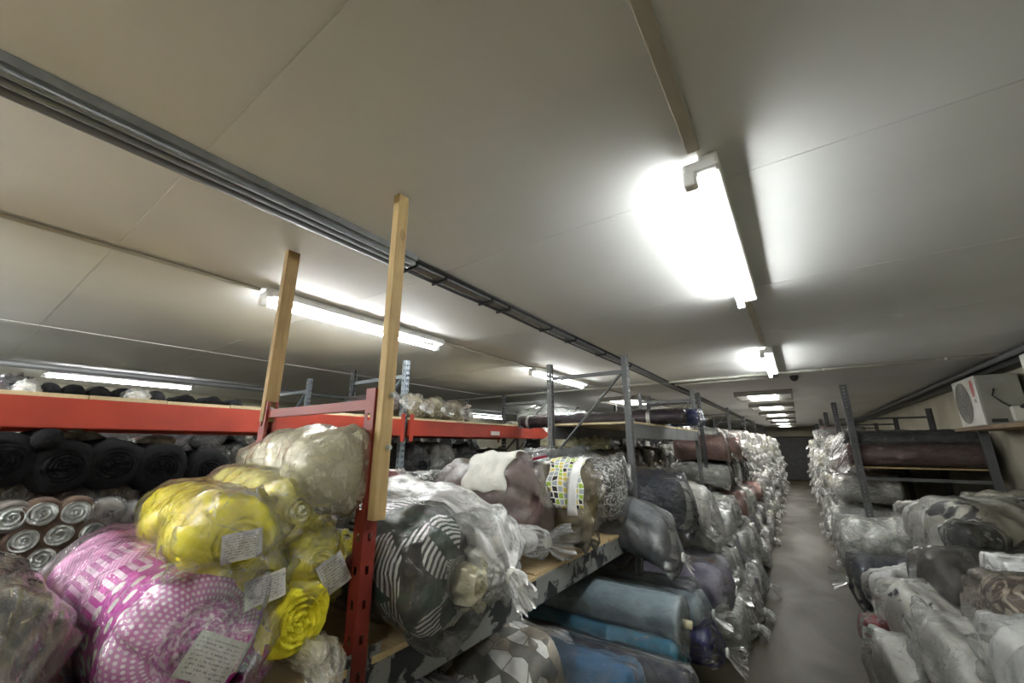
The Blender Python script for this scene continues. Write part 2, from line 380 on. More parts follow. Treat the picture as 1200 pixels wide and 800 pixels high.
def roll(name, label, cat, A, B, r, fabric, film='film_clear', group=None, lump=.05, end='tail', ext=.10, droop=.0, squash=1., flat=.9, seed=None,
         endround=.05, spiral=True, res=(40, 44), taper=0., endmat=None, label_at=None, tail_dir=(0, 0), back_tail=False, wr=1.35, label_size=(.09, .07), core=False, tail_len=.1, bend=0.):
    """a roll or soft bundle of cloth from A (back end) to B (front end), wrapped in film"""
    seed = seed if seed is not None else R.randrange(9999)
    Fm, L = frame(A, B); k, nb = res
    th = np.linspace(0, 2 * PI, k, endpoint=False)
    er = min(endround, r * .95, L * .4)
    # profile: back cap, body, front edge, front face
    prof = [(0 + .0, r * q) for q in (.02, .5, .85)]
    prof = [(.012 * (1 - q), r * q) for q in (.03, .45, .8)]
    q = np.linspace(0, PI / 2, 5)
    prof += [(er * (1 - math.cos(t)) * 1, r - er * (1 - math.sin(t))) for t in q[1:]]
    prof += [(x, r) for x in np.linspace(er, L - er, nb)[1:-1]]
    prof += [(L - er * (1 - math.sin(t)), r - er * (1 - math.cos(t))) for t in np.linspace(0, PI / 2, 6)]
    nfront = len(prof) - 1
    rin = r - er; nf = 14 if spiral else 6
    prof += [(L - .0, rin * qq) for qq in np.linspace(1, .04, nf)[1:]]
    px = np.array([p[0] for p in prof]); pr = np.array([p[1] for p in prof])
    T, X = np.meshgrid(th, px); Rr = np.repeat(pr[:, None], k, 1)
    S = np.arange(len(prof))[:, None].repeat(k, 1)
    prm = np.stack([X * 3.2 / max(r * 3, .3), np.cos(T) * 1.3, np.sin(T) * 1.3], -1)
    tp = 1 - taper * (X / L)
    Rr = Rr * tp * (1 + lump * 1.6 * fbm(prm + seed * .37, seed, 3) * np.minimum(1, Rr / (r * .6)))
    if lump > .03: Rr = Rr * (1 - lump * .9 * np.maximum(0, ridge(prm * 1.7 + 5, seed + 3, 2) - .78) * 4 * np.minimum(1, Rr / (r * .8)))
    if spiral:
        fm = (S > nfront)
        X = X + fm * (.009 * np.sin(2 * PI * (Rr / .017) + T) + .02 * vnoise(np.stack([np.cos(T) * 2, np.sin(T) * 2, Rr * 30], -1), seed) * .6)
    Y = Rr * np.cos(T); Z = Rr * np.sin(T) * squash
    lo = -flat * r * squash; Z = np.where(Z < lo, lo + (Z - lo) * .15, Z)
    Z = Z - bend * np.maximum(0, X / L - .55) ** 2 * L
    ce = np.array(Vector(A)); loc = np.stack([X, Y, Z], -1)
    mid = (np.array(Vector(A)) + np.array(Vector(B))) / 2; base = Vector(mid.tolist()); base.z -= r * flat * squash
    Wp = ce + loc @ Fm - np.array(base)
    arc = np.concatenate([[0], np.cumsum(np.hypot(np.diff(px), np.diff(pr)))]); ucirc = T * r; UV = np.stack([ucirc, np.repeat((arc - arc[6] + er)[:, None], k, 1)], -1)
    UV = np.where((S > nfront)[..., None], np.stack([Y, Z], -1), UV)
    root = empty(name, base, label, cat, group)
    me = grid_mesh('fabric', Wp, UV, mats=(fabric, endmat or fabric), matfn=(lambda i: 1 if i >= nfront else 0) if endmat else None)
    body = bpy.data.objects.new('fabric', me); link(body, root)
    if film:
        g = .006
        wp = [(-.03, r * .05), (-.028, r * .6), (-.02, r * .92)] if not back_tail else [(-.12, .03), (-.05, r * .4), (-.02, r * .9)]
        wp += [(x, r + g) for x in np.linspace(.01, L - .02, nb + 8)]
        E = ext
        if end == 'tail':
            nk = .018 + r * .05
            wp += [(L + .006, r * .985 + g * .5), (L + .02, r * .9)] + [(L + .02 + (E - .02) * t, r * .9 * (1 - t) ** .8 + nk * t) for t in (.15, .3, .45, .6, .75, .88, .96)]
            wp += [(L + E, nk), (L + E + .015, nk * .9), (L + E + .015 + tail_len * .4, nk + tail_len * .22), (L + E + .015 + tail_len * .75, nk + tail_len * .36), (L + E + .015 + tail_len, nk + tail_len * .42)]
        elif end == 'open':
            wp += [(L + E * t, (r + g) * (1 - .75 * t ** 1.5)) for t in (.1, .25, .4, .6, .8, 1.)]
        else:
            wp += [(L + .008, r + g), (L + .016, r * .93), (L + .02, r * .7), (L + .022, r * .4), (L + .022, r * .05)]
        k2 = k + 24; th2 = np.linspace(0, 2 * PI, k2, endpoint=False)
        qx = np.array([p[0] for p in wp]); qr = np.array([p[1] for p in wp])
        T, X = np.meshgrid(th2, qx); Q = np.repeat(qr[:, None], k2, 1)
        prm = np.stack([X * 3.2 / max(r * 3, .3), np.cos(T) * 1.3, np.sin(T) * 1.3], -1)
        inb = np.clip(X, 0, L); tp = 1 - taper * (inb / L)
        base_r = Q * tp * (1 + lump * 1.6 * fbm(prm + seed * .37, seed, 3) * np.minimum(1, Q / (r * .6)))
        p2 = np.stack([X * 9, np.cos(T) * r * 14, np.sin(T) * r * 14], -1)
        cre = np.maximum(0, ridge(p2 + 11, seed + 9, 3) - .55) * .022 * wr + .005 * np.abs(fbm(p2 * .5, seed + 4, 2)) * wr
        past = np.clip((X - L + .08) / max(E, .05), 0, 1)
        nple = R.choice((7, 8, 9, 10, 11))
        ple = 1 + (.11 * np.sin(nple * T + 3 * vnoise(np.stack([X * 4, np.cos(T), np.sin(T)], -1), seed)) + .07 * np.sin((2 * nple + 1) * T + seed)) * past * (end != 'none')
        Q2 = (base_r + cre * np.minimum(1, Q / (r * .5))) * ple
        if end != 'none': X = X + past * .022 * vnoise(np.stack([np.cos(T) * 3, np.sin(T) * 3, X * 8], -1), seed + 2) * np.minimum(1, Q / .05)
        Y = Q2 * np.cos(T); Z = Q2 * np.sin(T) * np.where(X < L, squash, 1 - (1 - squash) * .5)
        lo = -flat * r * squash - .004; Z = np.where((Z < lo) & (X < L), lo + (Z - lo) * .15, Z)
        Z = Z - bend * np.maximum(0, np.minimum(X, L) / L - .55) ** 2 * L
        ex = np.maximum(0, X - L)
        Z = Z - droop * ex + tail_dir[1] * ex; Y = Y + tail_dir[0] * ex
        loc = np.stack([X, Y, Z], -1); Wp = ce + loc @ Fm - np.array(base)
        me = grid_mesh('plastic_wrap', Wp, np.stack([T * r, X], -1), capa=True, capb=(end == 'none'), mats=(film,))
        wo = bpy.data.objects.new('plastic_wrap', me); link(wo, root)
        if end == 'tail':
            c = ce + np.array([L + E + .008, tail_dir[0] * (E + .008), (tail_dir[1] - droop) * (E + .008) - bend * .2025 * L]) @ Fm
            d = Vector(Fm[0].tolist()); mb = MB()
            ring = [Vector(c.tolist()) + d * t for t in (-.009, -.004, .004, .009)]
            mb.tube(ring, [nk * .95, nk * 1.18, nk * 1.18, nk * .95], 12).build('tie', 'white_plastic' if R.random() < .7 else 'f_pale', wo, origin=base, smooth=True)
    if core:
        mb = MB(); c0 = ce + np.array([L - .06, 0, 0]) @ Fm; c1 = ce + np.array([L + .05, 0, 0]) @ Fm
        mb.tube([c0, c1], .022, 14).build('cardboard_core', 'f_cream', root, smooth=True)
    if label_at is not None:     # (angle, along, tilt) on the front face if along is None
        wd, ht = label_size
        n = 6; pts = []
        if label_at[0] == 'face':
            _, oy, oz, rot = label_at
            cc = np.array([L + (.03 if film else .012), oy, oz]); ey = np.array([0, math.cos(rot), math.sin(rot)]); ez = np.array([0, -math.sin(rot), math.cos(rot)])
            nx = np.array([1., 0, 0])
            f_ = lambda a, b: cc + ey * a + ez * b + nx * (.006 * math.sin(a * 60) )
        else:
            _, ang, al, rot = label_at
            rr = r + .022
            def f_(a, b):
                ca, cb = a * math.cos(rot) - b * math.sin(rot), a * math.sin(rot) + b * math.cos(rot)
                t = ang + cb / rr
                return np.array([al * L + ca, rr * math.cos(t), rr * math.sin(t) * squash])
        gu = np.linspace(-wd / 2, wd / 2, n); gv = np.linspace(-ht / 2, ht / 2, n)
        vs_, fs, uvs = [], [], []
        for b in gv:
            for a in gu:
                vs_.append(tuple((ce + f_(a, b) @ Fm - np.array(base)).tolist())); uvs.append((a / wd + .5, b / ht + .5))
        for i in range(n - 1):
            for j in range(n - 1): fs.append((i * n + j, i * n + j + 1, (i + 1) * n + j + 1, (i + 1) * n + j))
        me = bpy.data.meshes.new('paper_label'); me.from_pydata(vs_, [], fs); ul = me.uv_layers.new(name='UVMap')
        for lp in me.loops: ul.data[lp.index].uv = uvs[lp.vertex_index]
        me.materials.append(M['paper']); o = bpy.data.objects.new('paper_label', me); link(o, root)
        sd = o.modifiers.new('thick', 'SOLIDIFY'); sd.thickness = .001
        o['label'] = 'white printed paper label'
    return root

# ================================================================== SETTING
CH = .955                       # ceiling above camera
YB, YE, XL, XR = -4.2, 27.5, -9.6, 2.14
def struct(name, mb, mat, **kw):
    o = mb.build(name, mat, **kw); o['kind'] = 'structure'; return o
struct('floor', MB().box(XL, XR, YB, YE, -.1, 0), 'floor')
ceil = struct('ceiling', MB().box(XL, XR, YB, YE, CZ + CH + .003, CZ + CH + .1), 'ceil')
struct('wall_left', MB().box(XL - .1, XL, YB, YE, 0, CZ + CH + .003), 'wall_paint')
struct('wall_right', MB().box(XR, XR + .1, YB, YE, 0, CZ + CH + .003), 'wall_paint')
struct('wall_front', MB().box(XL, XR, YB - .1, YB, 0, CZ + CH + .003), 'wall_paint')
struct('wall_back', MB().box(XL, XR, YE, YE + .1, 0, CZ + CH + .003), 'wall_paint')
# ceiling boards with fine open joints
xs = [XL, -7.45, -5.0, -2.62, -.14, XR]; ys = [YB, -2.1, -.87, .335, 1.50, 2.78, 4.0, 5.25, 6.47]
while ys[-1] < YE - 1.3: ys.append(ys[-1] + 1.25)
ys.append(YE)
for i in range(len(xs) - 1):
    for j in range(len(ys) - 1):
        low = .005 if i <= 1 else 0
        z = CZ + CH - low + R.uniform(-.0008, .0008)
        g = .0022
        MB().box(xs[i] + g, xs[i + 1] - g, ys[j] + g, ys[j + 1] - g, z, CZ + CH + .003).build('ceiling_board', 'ceil', ceil)
# roller shutter at the end of the aisle
rd = struct('door_1', MB().box(-1.3, .95, YE - .05, YE, 0, 2.25), 'door_grey')
for k in range(14): MB().box(-1.25, .9, YE - .065, YE - .05, .02 + k * .158, .165 + k * .158).build('shutter_slat', 'door_grey', rd)
struct('trim_1', MB().box(-1.5, 1.1, YE - .35, YE, 2.27, 2.55), 'wall_paint')

# ------------------------------------------------------------------ rack builder
def post_mesh(h, wy, wx, slots=True):
    """open C upright with two columns of real slots on the front (x = 0) face and one on its side"""
    mb = MB()
    def face(fn, width, cols):
        edges = [0.]
        for c in cols: edges += [c - .0065, c + .0065]
        edges.append(width)
        zs = [0.]; pitch = .095 if slots == 'single' else .05; z = .03
        while z + .03 < h: zs += [z, z + .024]; z += pitch
        zs.append(h)
        for i in range(len(zs) - 1):
            hole = (i % 2 == 1) and slots
            for j in range(len(edges) - 1):
                if hole and j % 2 == 1: continue
                mb.quad(fn(edges[j], zs[i]), fn(edges[j + 1], zs[i]), fn(edges[j + 1], zs[i + 1]), fn(edges[j], zs[i + 1]))
    face(lambda a, z: (0, a, z), wy, (wy * .5,) if slots == 'single' else (wy * .27, wy * .73))
    face(lambda a, z: (-a, 0, z), wx, (wx * .5,))
    face(lambda a, z: (-a, wy, z), wx, (wx * .5,))
    mb.box(-wx, -wx + .002, .0, wy * .25, 0, h); mb.box(-wx, -wx + .002, wy * .75, wy, 0, h)
    mb.box(-wx + .001, -.001, .001, wy - .001, h - .003, h - .001)
    me = mb.mesh('upright'); return me
_pm = {}
def post(parent, x, y, h, mat, flip=False, wy=.05, wx=.05, slots=True):
    key = (round(h, 3), wy, wx, slots)
    if key not in _pm: _pm[key] = post_mesh(h, wy, wx, slots)
    me = _pm[key]
    if me.materials and me.materials[0] != M[mat]:
        kk = key + (mat,)
        if kk not in _pm: _pm[kk] = me.copy(); _pm[kk].materials.clear()
        me = _pm[kk]
    if not me.materials: me.materials.append(M[mat])
    o = bpy.data.objects.new('upright', me); link(o, parent)
    o.location = Vector((x, y, 0)) - parent.location
    if flip: o.rotation_euler = (0, 0, PI); o.location.y += wy
    return o
def upright_frame(xf, xb, y, top, mat, label, group, braces=True, matb=None, topb=None, wx=.05):
    """xf = aisle face, xb = rear face; returns the frame thing"""
    s = 1 if xf > xb else -1
    e = empty('rack_frame', (xf - s * .025, y + .025, 0), label, 'rack frame', group)
    h = CZ + top; hb = CZ + (topb if topb is not None else top)
    sl = 'single' if mat == 'red_paint' else True
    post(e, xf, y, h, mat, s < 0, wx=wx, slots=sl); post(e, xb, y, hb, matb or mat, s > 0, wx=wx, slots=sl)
    if braces:
        n = 3; z0 = .25; zz = [z0 + (min(h, hb) - .15 - z0) * i / n for i in range(n + 1)]
        a, b = (xf - s * .05, xb + s * .05)
        for i in range(n):
            p, q = ((a, b) if i % 2 == 1 else (b, a))
            MB().bar((p, y + .025, zz[i]), (q, y + .025, zz[i + 1]), .012, .035, (0, 1, 0)).build('brace', mat, e)
        for z in (zz[0], zz[-1]): MB().bar((a, y + .025, z), (b, y + .025, z), .012, .035).build('brace', mat, e)
    return e
def beam(x, y0, y1, ztop, hgt, mat, label, group=None, thick=.04, conn=None, side=1, sticker=None):
    e = empty('shelf_beam', (x, y0, CZ + ztop - hgt), label, 'beam', group)
    MB().box(x - thick / 2, x + thick / 2, y0 + .005, y1 - .005, CZ + ztop - hgt, CZ + ztop).build('rail', mat, e, bevel=.006)
    for yy, dy in ((y0, 1), (y1, -1)):
        MB().box(x + side * thick / 2, x + side * (thick / 2 + .004), min(yy, yy + dy * .045), max(yy, yy + dy * .045), CZ + ztop - hgt - .05, CZ + ztop + .05).build('end_connector', conn or mat, e)
    if sticker:
        MB().box(x + side * (thick / 2), x + side * (thick / 2 + .0015), sticker - .09, sticker + .09, CZ + ztop - hgt * .75, CZ + ztop - hgt * .3).build('paper_label', 'paper', e)['label'] = 'small white printed label'
    return e
def decks(x0, x1, y0, y1, ztop, mat, label, group, step=.32, th=.02):
    y = y0
    while y < y1 - .05:
        ye = min(y + step, y1)
        o = MB().box(x0 + R.uniform(-.008, .012), x1 + R.uniform(-.012, .008), y + .003, ye - .003, CZ + ztop - th, CZ + ztop - R.uniform(0, .003)).build('deck_board', mat, origin=((x0 + x1) / 2, y + step / 2, CZ + ztop - th))
        tag(o, label, 'board', group); y = ye

XF, XBK = -1.17, -2.0           # main rack beside the aisle
# red near frame, cut short, with timber props to the ceiling
redf = upright_frame(XF, XBK, .85, .19, 'red_paint', 'short red slotted steel rack frame with timber props bolted on', None, braces=False)
MB().bar((XBK + .05, .875, CZ + .135), (XF - .05, .875, CZ + .135), .03, .035).build('brace', 'red_paint', redf)
MB().bar((XBK + .05, .875, CZ - .75), (XF - .05, .875, CZ - .35), .015, .035).build('brace', 'red_paint', redf)
MB().bar((XBK + .05, .875, CZ - 1.55), (XF - .05, .875, CZ - 1.1), .015, .035).build('brace', 'red_paint', redf)
def prop(x0, x1, y0, y1, z0, z1, mat, label, bolts, knot=None):
    e = empty('timber_prop', ((x0 + x1) / 2, (y0 + y1) / 2, CZ + z0), label, 'timber post')
    tm = MB().box(x0, x1, y0, y1, CZ + z0, CZ + z1).build('timber', mat, e, bevel=.003)
    for by, bz in bolts:
        MB().tube([(x1 - .001, by, CZ + bz), (x1 + .004, by, CZ + bz)], .011, 12).tube([(x1 + .004, by, CZ + bz), (x1 + .012, by, CZ + bz)], .0075, 6).build('bolt', 'bolt', e)
    if knot:
        mb = MB(); ky, kz = knot
        for rr, dx in ((.017, .0006), (.010, .0012)):
            n = len(mb.v); mb.v += [(x1 + dx, ky + rr * .75 * math.cos(t), CZ + kz + rr * 1.5 * math.sin(t)) for t in np.linspace(0, 2 * PI, 18, endpoint=False)]; mb.f.append(list(range(n, n + 18)))
        mb.build('knot', 'timber_brown', tm, origin=e.location)
    return e
prop(XF + .001, XF + .036, .858, .905, -.235, CH - .004, 'timber', 'pale timber prop with a knot and bolts on red upright', [(.893, .165), (.893, -.01)], (.885, .78))
prop(XBK + .001, XBK + .036, .845, .905, .10, CH - .004, 'timber_brown', 'brown timber prop standing on the red frame rear upright', [(.875, .155)])
# other frames of the main rack
FY = [3.47, 6.35, 6.80, 10.0, 13.3, 16.6, 19.9, 23.2]
mlab = {3.47: 'tall grey slotted rack frame with diagonal brace beside black and white bundle', 6.35: 'grey rack frame carrying the far end of the purple roll shelf', 6.80: 'dark grey rack frame standing hard against its neighbour'}
for y in FY:
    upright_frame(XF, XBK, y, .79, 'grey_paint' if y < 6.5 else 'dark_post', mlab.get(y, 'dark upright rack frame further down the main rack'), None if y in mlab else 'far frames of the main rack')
def bay(y0, y1, z, hgt, mat, lab, dlab, grp, deckmat='deck', xf=XF, xb=XBK, n='', over=.0):
    beam(xf + .0 - .022, y0, y1, z - .02, hgt, mat, lab + ', front rail', None, .04)
    beam(xb + .022, y0, y1, z - .02, hgt, mat, lab + ', rear rail', None, .04, None, -1)
    decks(xb + .0, xf + over, y0 + .01, y1 - .01, z, deckmat, dlab, grp)
bay(-1.8, .845, -.63, .12, 'grey_chip', 'grey steel shelf beam beneath the pink and yellow rolls', 'timber deck board under the pink and yellow rolls', 'deck boards under yellow rolls')
bay(.905, 3.465, -.63, .125, 'grey_chip', 'grey shelf beam with flaking black paint patches', 'bare timber deck board under the green and olive bundles', 'deck boards of the flaking shelf')
bay(3.525, 6.345, -.63, .12, 'grey_paint', 'plain grey shelf beam beneath the navy bundles', 'timber deck board under the navy bundles', 'deck boards under navy bundles')
bay(3.525, 6.345, .20, .13, 'grey_paint', 'plain grey top shelf beam under the long purple roll', 'pale timber deck board under the long purple roll', 'top deck boards by purple roll', 'deck_pale')
bay(.905, 3.465, -1.42, .10, 'grey_paint', 'low grey shelf beam beneath the blue rolls', 'low timber deck board beneath the blue rolls', 'low deck boards')
for a, b in ((6.86, 9.99), (10.06, 13.29), (13.36, 16.59), (16.66, 19.89), (19.96, 23.19)):
    bay(a, b, -.63, .12, 'grey_paint', 'grey shelf beam of the far main rack at %d metre bay' % 3 if False else 'grey shelf beam buried among the far white bundles', 'deck board under the far white bundles', 'far deck boards')
# second row across the next aisle
X2F, X2B = -3.0, -3.9
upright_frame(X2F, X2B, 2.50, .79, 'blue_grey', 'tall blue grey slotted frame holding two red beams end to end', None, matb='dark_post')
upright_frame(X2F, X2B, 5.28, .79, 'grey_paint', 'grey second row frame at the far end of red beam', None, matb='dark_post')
upright_frame(X2F, X2B, -.27, .79, 'blue_grey', 'blue grey second row frame beside the dark rolls', None)
for y in (8.05, 10.8, 13.6, 16.4):
    upright_frame(X2F, X2B, y, .79, 'dark_post', 'dark frame further along the second rack row', 'far frames of the second row')
bay(-.22, 2.495, .245, .15, 'red_beam', 'long bright red shelf beam in front of dark rolls', 'pale deck board on red beams under dark rolls', 'deck boards above red beams', 'deck_pale', X2F + .045, X2B - .045)
bay(2.555, 5.275, .245, .15, 'red_beam', 'bright red shelf beam carrying a small white label', 'pale deck board on red beams under camouflage bundles', 'deck boards above labelled beam', 'deck_pale', X2F + .045, X2B - .045)
o = MB().box(X2F + .049, X2F + .052, 3.78, 3.95, CZ + .105, CZ + .15).build('beam_label', 'paper'); tag(o, 'small white paper label stuck on the red beam', 'label')
bay(-.22, 2.495, -.63, .12, 'grey_paint', 'grey lower beam of second row beneath black rolls', 'deck board beneath the black rolls', 'deck boards under black rolls', 'deck', X2F, X2B)
bay(2.555, 5.275, -.63, .12, 'grey_paint', 'grey lower beam of second row beneath dusky bundles', 'deck board beneath the dusky bundles', 'deck boards under dusky bundles', 'deck', X2F, X2B)
# third row
for y, l in ((2.55, 'blue grey third row frame seen past the timber props'), (5.5, 'dark third row frame seen past the camouflage bundles'), (8.4, 'dark third row frame far along the row')):
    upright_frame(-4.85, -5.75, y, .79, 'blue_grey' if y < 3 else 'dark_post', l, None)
# right hand rack against the wall
XRF, XRB = .63, 2.02
rl = {7.8: 'grey rack frame beside the burgundy rolls below the air conditioner'}
for y, t in ((7.8, .88), (10.1, .80), (13.2, .80), (16.2, .78), (19.2, .76), (22.2, .76)):
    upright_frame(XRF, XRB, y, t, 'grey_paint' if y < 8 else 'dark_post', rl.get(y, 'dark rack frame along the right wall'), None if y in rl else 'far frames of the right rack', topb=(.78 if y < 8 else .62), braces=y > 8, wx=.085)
MB().bar((XRF, 7.825, CZ - .47), (XRB, 7.825, CZ - .47), .03, .04).build('frame_rail', 'grey_paint', None, origin=(XRF, 7.825, CZ - .49))
tag(bpy.data.objects['frame_rail'], 'thin grey cross rail under the burgundy roll shelf', 'rail')
for a, b in ((7.86, 10.09), (10.16, 13.19), (13.26, 16.19), (16.26, 19.19)):
    near = a < 8
    beam(XRF + .02, a, b, -.33, .09, 'grey_paint', 'grey shelf beam in front of the burgundy rolls' if near else 'grey beam among far white bundles on the right', None if near else 'far right beams', side=-1)
    beam(XRB - .02, a, b, -.33, .09, 'grey_paint', 'grey rear shelf beam behind the burgundy rolls' if near else 'grey rear beam of the far right rack', None if near else 'far right rear beams')
    decks(XRF, XRB, a, b, -.31, 'deck', 'timber deck board under the burgundy rolls' if near else 'timber deck board under far bundles on the right', 'burgundy deck boards' if near else 'far right deck boards', .4)

# ------------------------------------------------------------------ services on the ceiling
ZC = CZ + CH
e = empty('cable_trunking', (-1.56, 1, ZC), 'long ribbed steel trunking fixed along the ceiling with black cables', 'trunking')
mb = MB().box(-1.63, -1.49, YB, 1.27, ZC - .03, ZC - .0005)
mb.build('trunking_body', 'steel_strut', e)
for dx, rr in ((-.045, .022), (-.002, .018), (.04, .016)):
    MB().tube([(-1.56 + dx, YB, ZC - .035), (-1.56 + dx, 1.27, ZC - .035)], rr, 10).build('conduit', 'steel_strut' if dx > -.04 else 'grey_pipe', e, smooth=True)
MB().box(-1.60, -1.535, 1.27, YE - .2, ZC - .03, ZC - .0005).build('trunking_body', 'steel_strut', e)
MB().tube([(-1.625, 1.0, ZC - .03)] + [(-1.625 + R.uniform(-.004, .004), 1.2 + k * .5, ZC - .03 + R.uniform(-.004, .003)) for k in range(50)], .011, 8).build('cable', 'black_plastic', e, smooth=True)
MB().tube([(-1.52, 1.27, ZC - .012), (-1.52, YE - .3, ZC - .012)], .009, 8).build('cable', 'black_plastic', e, smooth=True)
for y in (1.30, 1.52, 1.95, 2.15, 2.75, 3.2, 3.9, 4.7):
    MB().box(-1.645, -1.525, y, y + .012, ZC - .045, ZC - .001).build('cable_clip', 'black_plastic', e)
o = MB().tube([(-2.63, YB, ZC - .014), (-2.63, 1.0, ZC - .014)], .012, 8).tube([(-2.63, 2.6, ZC - .014), (-2.63, 4.2, ZC - .014)], .012, 8).tube([(-2.63, 5.8, ZC - .014), (-2.63, 20, ZC - .014)], .012, 8).build('light_conduit', 'brown_strip', smooth=True, origin=(-2.63, 0, ZC)); tag(o, 'thin brown conduit feeding the lights over the second aisle', 'conduit')
for y0, y1, l in ((YB, 1.27, 'brown strip running along the ceiling to the near tube light'), (2.9, 4.62, 'short brown strip between the two tube lights over the aisle')):
    o = MB().box(-.168, -.128, y0, y1, ZC - .012, ZC - .0005).build('light_conduit', 'brown_strip', origin=(-.14, y0, ZC), bevel=.004); tag(o, l, 'conduit')
o = MB().tube([(-7.25, YB, ZC - .06), (-7.25, YE, ZC - .06)], .04, 10).build('ceiling_pipe', 'grey_pipe', smooth=True, origin=(-7.25, 0, ZC - .06)); tag(o, 'dark pipe along the ceiling above the left wall light', 'pipe')
o = MB().box(1.98, 2.13, YB, YE, ZC - .13, ZC - .013).build('cable_duct', 'dark_pipe', origin=(2.05, 0, ZC - .13)); tag(o, 'black duct running along the top of the right wall', 'duct')
o = MB().tube([(1.93, YB, ZC - .05), (1.93, YE, ZC - .05)], .032, 10).build('ceiling_pipe', 'grey_pipe', smooth=True, origin=(1.93, 0, ZC - .05)); tag(o, 'grey pipe running beside the black duct on the right', 'pipe')
for y, l, x0, rr in ((6.44, 'white conduit crossing the ceiling beyond the second tube light', -7.8, .017), (6.72, 'second white conduit parallel to the crossing one', -1.5, .022)):
    e = empty('cross_conduit', (0, y, ZC - rr), l, 'conduit')
    MB().tube([(x0, y, ZC - rr), (1.9 if x0 < -5 else -.1, y, ZC - rr)], rr, 10).build('pipe', 'white_pvc', e, smooth=True)
    for x in np.arange(x0 + .5, 1.8 if x0 < -5 else -.1, 1.1): MB().box(x - .01, x + .01, y - rr - .004, y + rr + .004, ZC - 2 * rr - .003, ZC - .0005).build('clip', 'white_pvc', e)
e = empty('dome_camera', (.08, 6.95, ZC - .09), 'small black dome camera hanging from the ceiling over the aisle', 'camera')
MB().tube([(.08, 6.95, ZC - .0005), (.08, 6.95, ZC - .03)], [.05, .055], 14).build('mount', 'black_plastic', e, smooth=True)
MB().tube([(.08, 6.95, ZC - .03 - .05 * math.sin(t)) for t in np.linspace(0, 1.45, 6)], [.05 * math.cos(t) for t in np.linspace(0, 1.45, 6)], 14).build('dome', 'black_plastic', e, smooth=True)
def tube_light(x, y0, L, label, z=ZC, glow='glow_tube'):
    e = empty('tube_light', (x, y0 + L / 2, z), label, 'light')
    MB().box(x - .004, x + .056, y0 + .01, y0 + L - .01, z - .05, z - .0005).build('batten', 'fixture_white', e, bevel=.006)
    tx, tz = x - .035, z - .085
    for y in (y0, y0 + L - .045):
        ec = MB().box(x - .058, x + .058, y, y + .045, z - .062, z - .02).build('end_cap', 'fixture_white', e, bevel=.012)
        MB().box(x - .058, x - .014, y, y + .045, z - .108, z - .05).build('lamp_holder', 'fixture_white', ec, origin=e.location, bevel=.008)
    MB().tube([(tx, y0 + .045, tz), (tx, y0 + L - .045, tz)], .0155, 14).build('fluorescent_tube', glow, e, smooth=True)
    return e
tube_light(-.14, 1.30, 1.57, 'bright tube light on the ceiling nearest the brown strip end')
tube_light(-.14, 4.66, 1.57, 'second tube light over the main aisle beside the crossing conduit')
tube_light(-.14, -2.06, 1.57, 'added unseen tube light over the main aisle beside the pink roll bay')  # out of view, added to light the bundle fronts, continuing the aisle row
tube_light(-2.63, 1.02, 1.57, 'tube light over the second aisle behind the timber props')
tube_light(-2.63, 4.2, 1.57, 'far tube light over the second aisle behind the grey uprights')
tube_light(-2.63, -2.2, 1.57, 'added unseen fill tube light over the second aisle before the white ended rolls', ZC, 'glow_twin')  # unseen lamp added far brighter than the other tubes, fills the near bundles
tube_light(-5.3, -2.0, 1.57, 'added unseen fill tube light above the third rack row before its frames', ZC, 'glow_twin')  # added out of view at raised strength to lift the upper left ceiling
tube_light(-7.80, .66, 1.60, 'tube light hanging near the left wall above the dark rolls', CZ + .955 - .0125)
tube_light(-8.2, 9.6, 1.60, 'distant tube light near the left wall', CZ + .93)
tube_light(-5.3, 8.6, 1.57, 'distant tube light above the third rack row')
def panel_light(x, y, label, group):
    e = empty('ceiling_panel_light', (x, y, ZC), label, 'light', group)
    wx, wy = .46, .62; z0 = ZC - .085
    for a, b, c, d in ((-wx, wx, -wy, -wy + .03), (-wx, wx, wy - .03, wy), (-wx, -wx + .03, -wy + .03, wy - .03), (wx - .03, wx, -wy + .03, wy - .03)):
        MB().box(x + a, x + b, y + c, y + d, z0, ZC - .0005).build('frame', 'grille_grey', e)
    MB().box(x - .25, x + .2, y - wy + .06, y + wy - .06, z0 + .012, z0 + .02).build('diffuser', 'glow_panel', e)
    for a, b in ((-wx + .03, -.26), (.21, wx - .03)): MB().box(x + a, x + b, y - wy + .03, y + wy - .03, z0 + .03, z0 + .034).build('reflector', 'fixture_white', e)
for k, y in enumerate((9.2, 12.0, 15.0, 18.2, 21.4, 24.6)): panel_light(-.42, y, 'recessed panel light above the main aisle, in a receding row', 'panel lights over the main aisle')
for k, y in enumerate((8.6, 12.0, 15.4)): panel_light(-2.9, y, 'panel light above the second aisle beyond the purple roll', 'panel lights over the second aisle')

